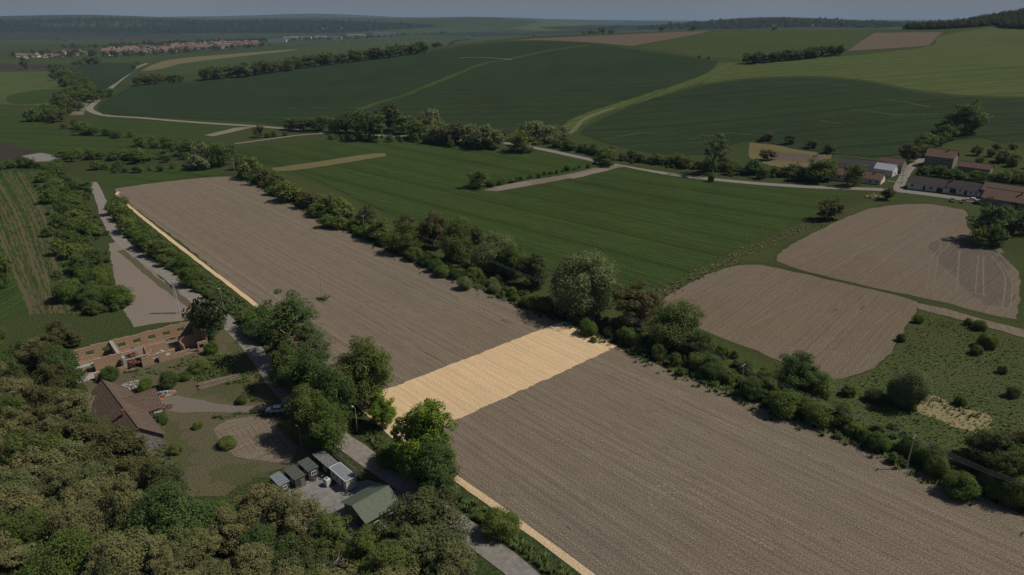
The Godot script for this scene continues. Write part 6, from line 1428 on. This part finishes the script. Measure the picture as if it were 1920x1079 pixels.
	low.append_array(along([Vector2(-215.0, -355.1), Vector2(-163.9, -296.2), Vector2(-119.5, -243.7), Vector2(-99.4, -218.5), Vector2(-81.4, -196.2), Vector2(-68.5, -179.6), Vector2(-54.7, -164.0), Vector2(-37.2, -141.1), Vector2(-26.9, -128.0), Vector2(-18.1, -118.9), Vector2(-10.7, -110.9), Vector2(-2.5, -102.0), Vector2(4.8, -94.6), Vector2(10.9, -88.3)], 0.16, 3.0))
	low.append_array(along([Vector2(-27.7, -122.2), Vector2(-17.2, -111.7), Vector2(-8.2, -104.7), Vector2(0.0, -96.3), Vector2(5.5, -90.6)], 0.2, 3.5))
	stuff("rough_grass", tuft, M.tuft, low, 0.5, 1.5, 1.0, "rough grass along the edges of the ploughed field", "grass")
	var furrow := []
	for q in [[Vector2(29.8, -191.0), Vector2(35.0, -181.7), Vector2(42.4, -171.5), Vector2(52.7, -159.3)], [Vector2(35.6, -185.4), Vector2(50.1, -165.9), Vector2(60.8, -153.2)], [Vector2(40.7, -156.5), Vector2(44.9, -150.6), Vector2(49.0, -145.5)], [Vector2(-52.6, -240.7), Vector2(-33.6, -219.4), Vector2(-17.3, -201.2)], [Vector2(-11.2, -219.4), Vector2(6.8, -197.0)], [Vector2(-76.8, -273.0), Vector2(-53.7, -246.6), Vector2(-38.4, -227.0)], [Vector2(83.2, -118.3), Vector2(89.6, -110.5), Vector2(95.9, -104.2)], [Vector2(76.5, -127.9), Vector2(79.1, -123.5)], [Vector2(-43.6, -185.4), Vector2(-37.2, -176.5)], [Vector2(12.1, -148.5), Vector2(18.2, -142.3)], [Vector2(-99.6, -304.8), Vector2(-72.3, -273.0)]]:
		for s in along(q, 0.5, 1.6):
			if macro.get_noise_2d(s.x * 9.0, s.y * 9.0) > -0.05: furrow.append(s)
	stuff("field_weeds", tuft, M.tuft_olive, furrow, 0.2, 0.45, 0.6, "weeds growing in dashes along the rows of the ploughed field", "weeds")
	var scrub := spread_over([Vector2(133.4, -201.8), Vector2(151.1, -180.5), Vector2(148.9, -161.1), Vector2(108.6, -107.6), Vector2(103.2, -111.7), Vector2(93.0, -123.6), Vector2(84.3, -134.0), Vector2(74.3, -145.9), Vector2(83.7, -160.2), Vector2(92.7, -161.0), Vector2(104.3, -168.4), Vector2(124.2, -191.9)], 1.15)
	var dry := []
	for i in range(scrub.size() - 1, -1, -1):
		if macro.get_noise_2d(scrub[i].x * 5.0, scrub[i].y * 5.0) > 0.04: dry.append(scrub.pop_at(i))
	stuff("dry_meadow_grass", tuft, M.tuft_olive, dry, 0.3, 0.8, 0.8, "pale dry grass patches of the meadow", "grass")
	stuff("meadow_grass", tuft, M.tuft, scrub, 0.35, 0.95, 0.8, "tall rough grass of the meadow", "grass")
	var reeds := along([Vector2(103.3, -150.6), Vector2(108.0, -149.3), Vector2(110.2, -144.2), Vector2(115.3, -142.0)], 0.3, 3.0) + along([Vector2(53.1, -223.4), Vector2(76.8, -248.2), Vector2(104.1, -274.0), Vector2(132.2, -299.5), Vector2(162.9, -324.4)], 0.35, 4.0)
	stuff("dry_reeds", tuft, M.tuft_dry, reeds, 0.5, 1.2, 1.0, "dry reeds at the pond and the wheat margin", "grass")
	var weeds := spread_over([Vector2(-91.5, -170.2), Vector2(-87.2, -175.5), Vector2(-83.1, -176.9), Vector2(-77.3, -168.3), Vector2(-73.1, -165.3), Vector2(-65.3, -150.6), Vector2(-66.3, -149.5), Vector2(-71.8, -158.8), Vector2(-79.6, -158.8), Vector2(-83.3, -158.2)], 1.0) + spread_over([Vector2(-96.9, -138.8), Vector2(-86.6, -141.1), Vector2(-79.7, -132.2), Vector2(-72.7, -122.2), Vector2(-79.4, -124.1)], 1.1) + along([Vector2(-72.8, -142.3), Vector2(-64.5, -144.5), Vector2(-54.9, -143.0), Vector2(-51.0, -138.8)], 0.4, 1.5) + along([Vector2(-119.3, -168.3), Vector2(-102.8, -165.3), Vector2(-94.0, -168.3), Vector2(-88.4, -176.5)], 0.4, 2.5)
	stuff("yard_weeds", tuft, M.tuft, weeds, 0.5, 1.3, 0.9, "weeds round the ruin and the vegetable plot", "grass")
	var under := along([Vector2(-171.9, -429.3), Vector2(-115.7, -359.7), Vector2(-69.0, -301.3), Vector2(-34.8, -261.9), Vector2(-7.9, -234.0), Vector2(16.9, -207.7), Vector2(32.8, -188.4)], 0.8, 5.0) + along([Vector2(34.2, -186.9), Vector2(48.5, -171.5), Vector2(62.3, -157.9), Vector2(74.1, -145.4), Vector2(84.1, -133.6), Vector2(92.8, -123.2), Vector2(103.2, -111.7)], 0.8, 7.0) + along([Vector2(-208.5, -348.2), Vector2(-151.9, -271.6), Vector2(-109.8, -221.4), Vector2(-81.5, -189.1)], 0.6, 3.5) + along([Vector2(-272.4, -400.1), Vector2(-197.2, -296.2), Vector2(-152.5, -229.7), Vector2(-135.6, -206.4)], 0.6, 9.0) + along([Vector2(76.3, -472.8), Vector2(118.4, -440.8), Vector2(156.5, -410.8), Vector2(183.1, -390.0)], 1.2, 8.0) + along([Vector2(-153.1, -579.4), Vector2(-78.6, -560.6), Vector2(-12.3, -524.9)], 1.5, 8.0)
	var shrub := crown_mesh("bush", 1, 7)
	stuff("hedge_undergrowth", shrub[0], leaf_mats.bush[1], under, 0.25, 0.55, 0.8, "low undergrowth beneath the hedges", "undergrowth")
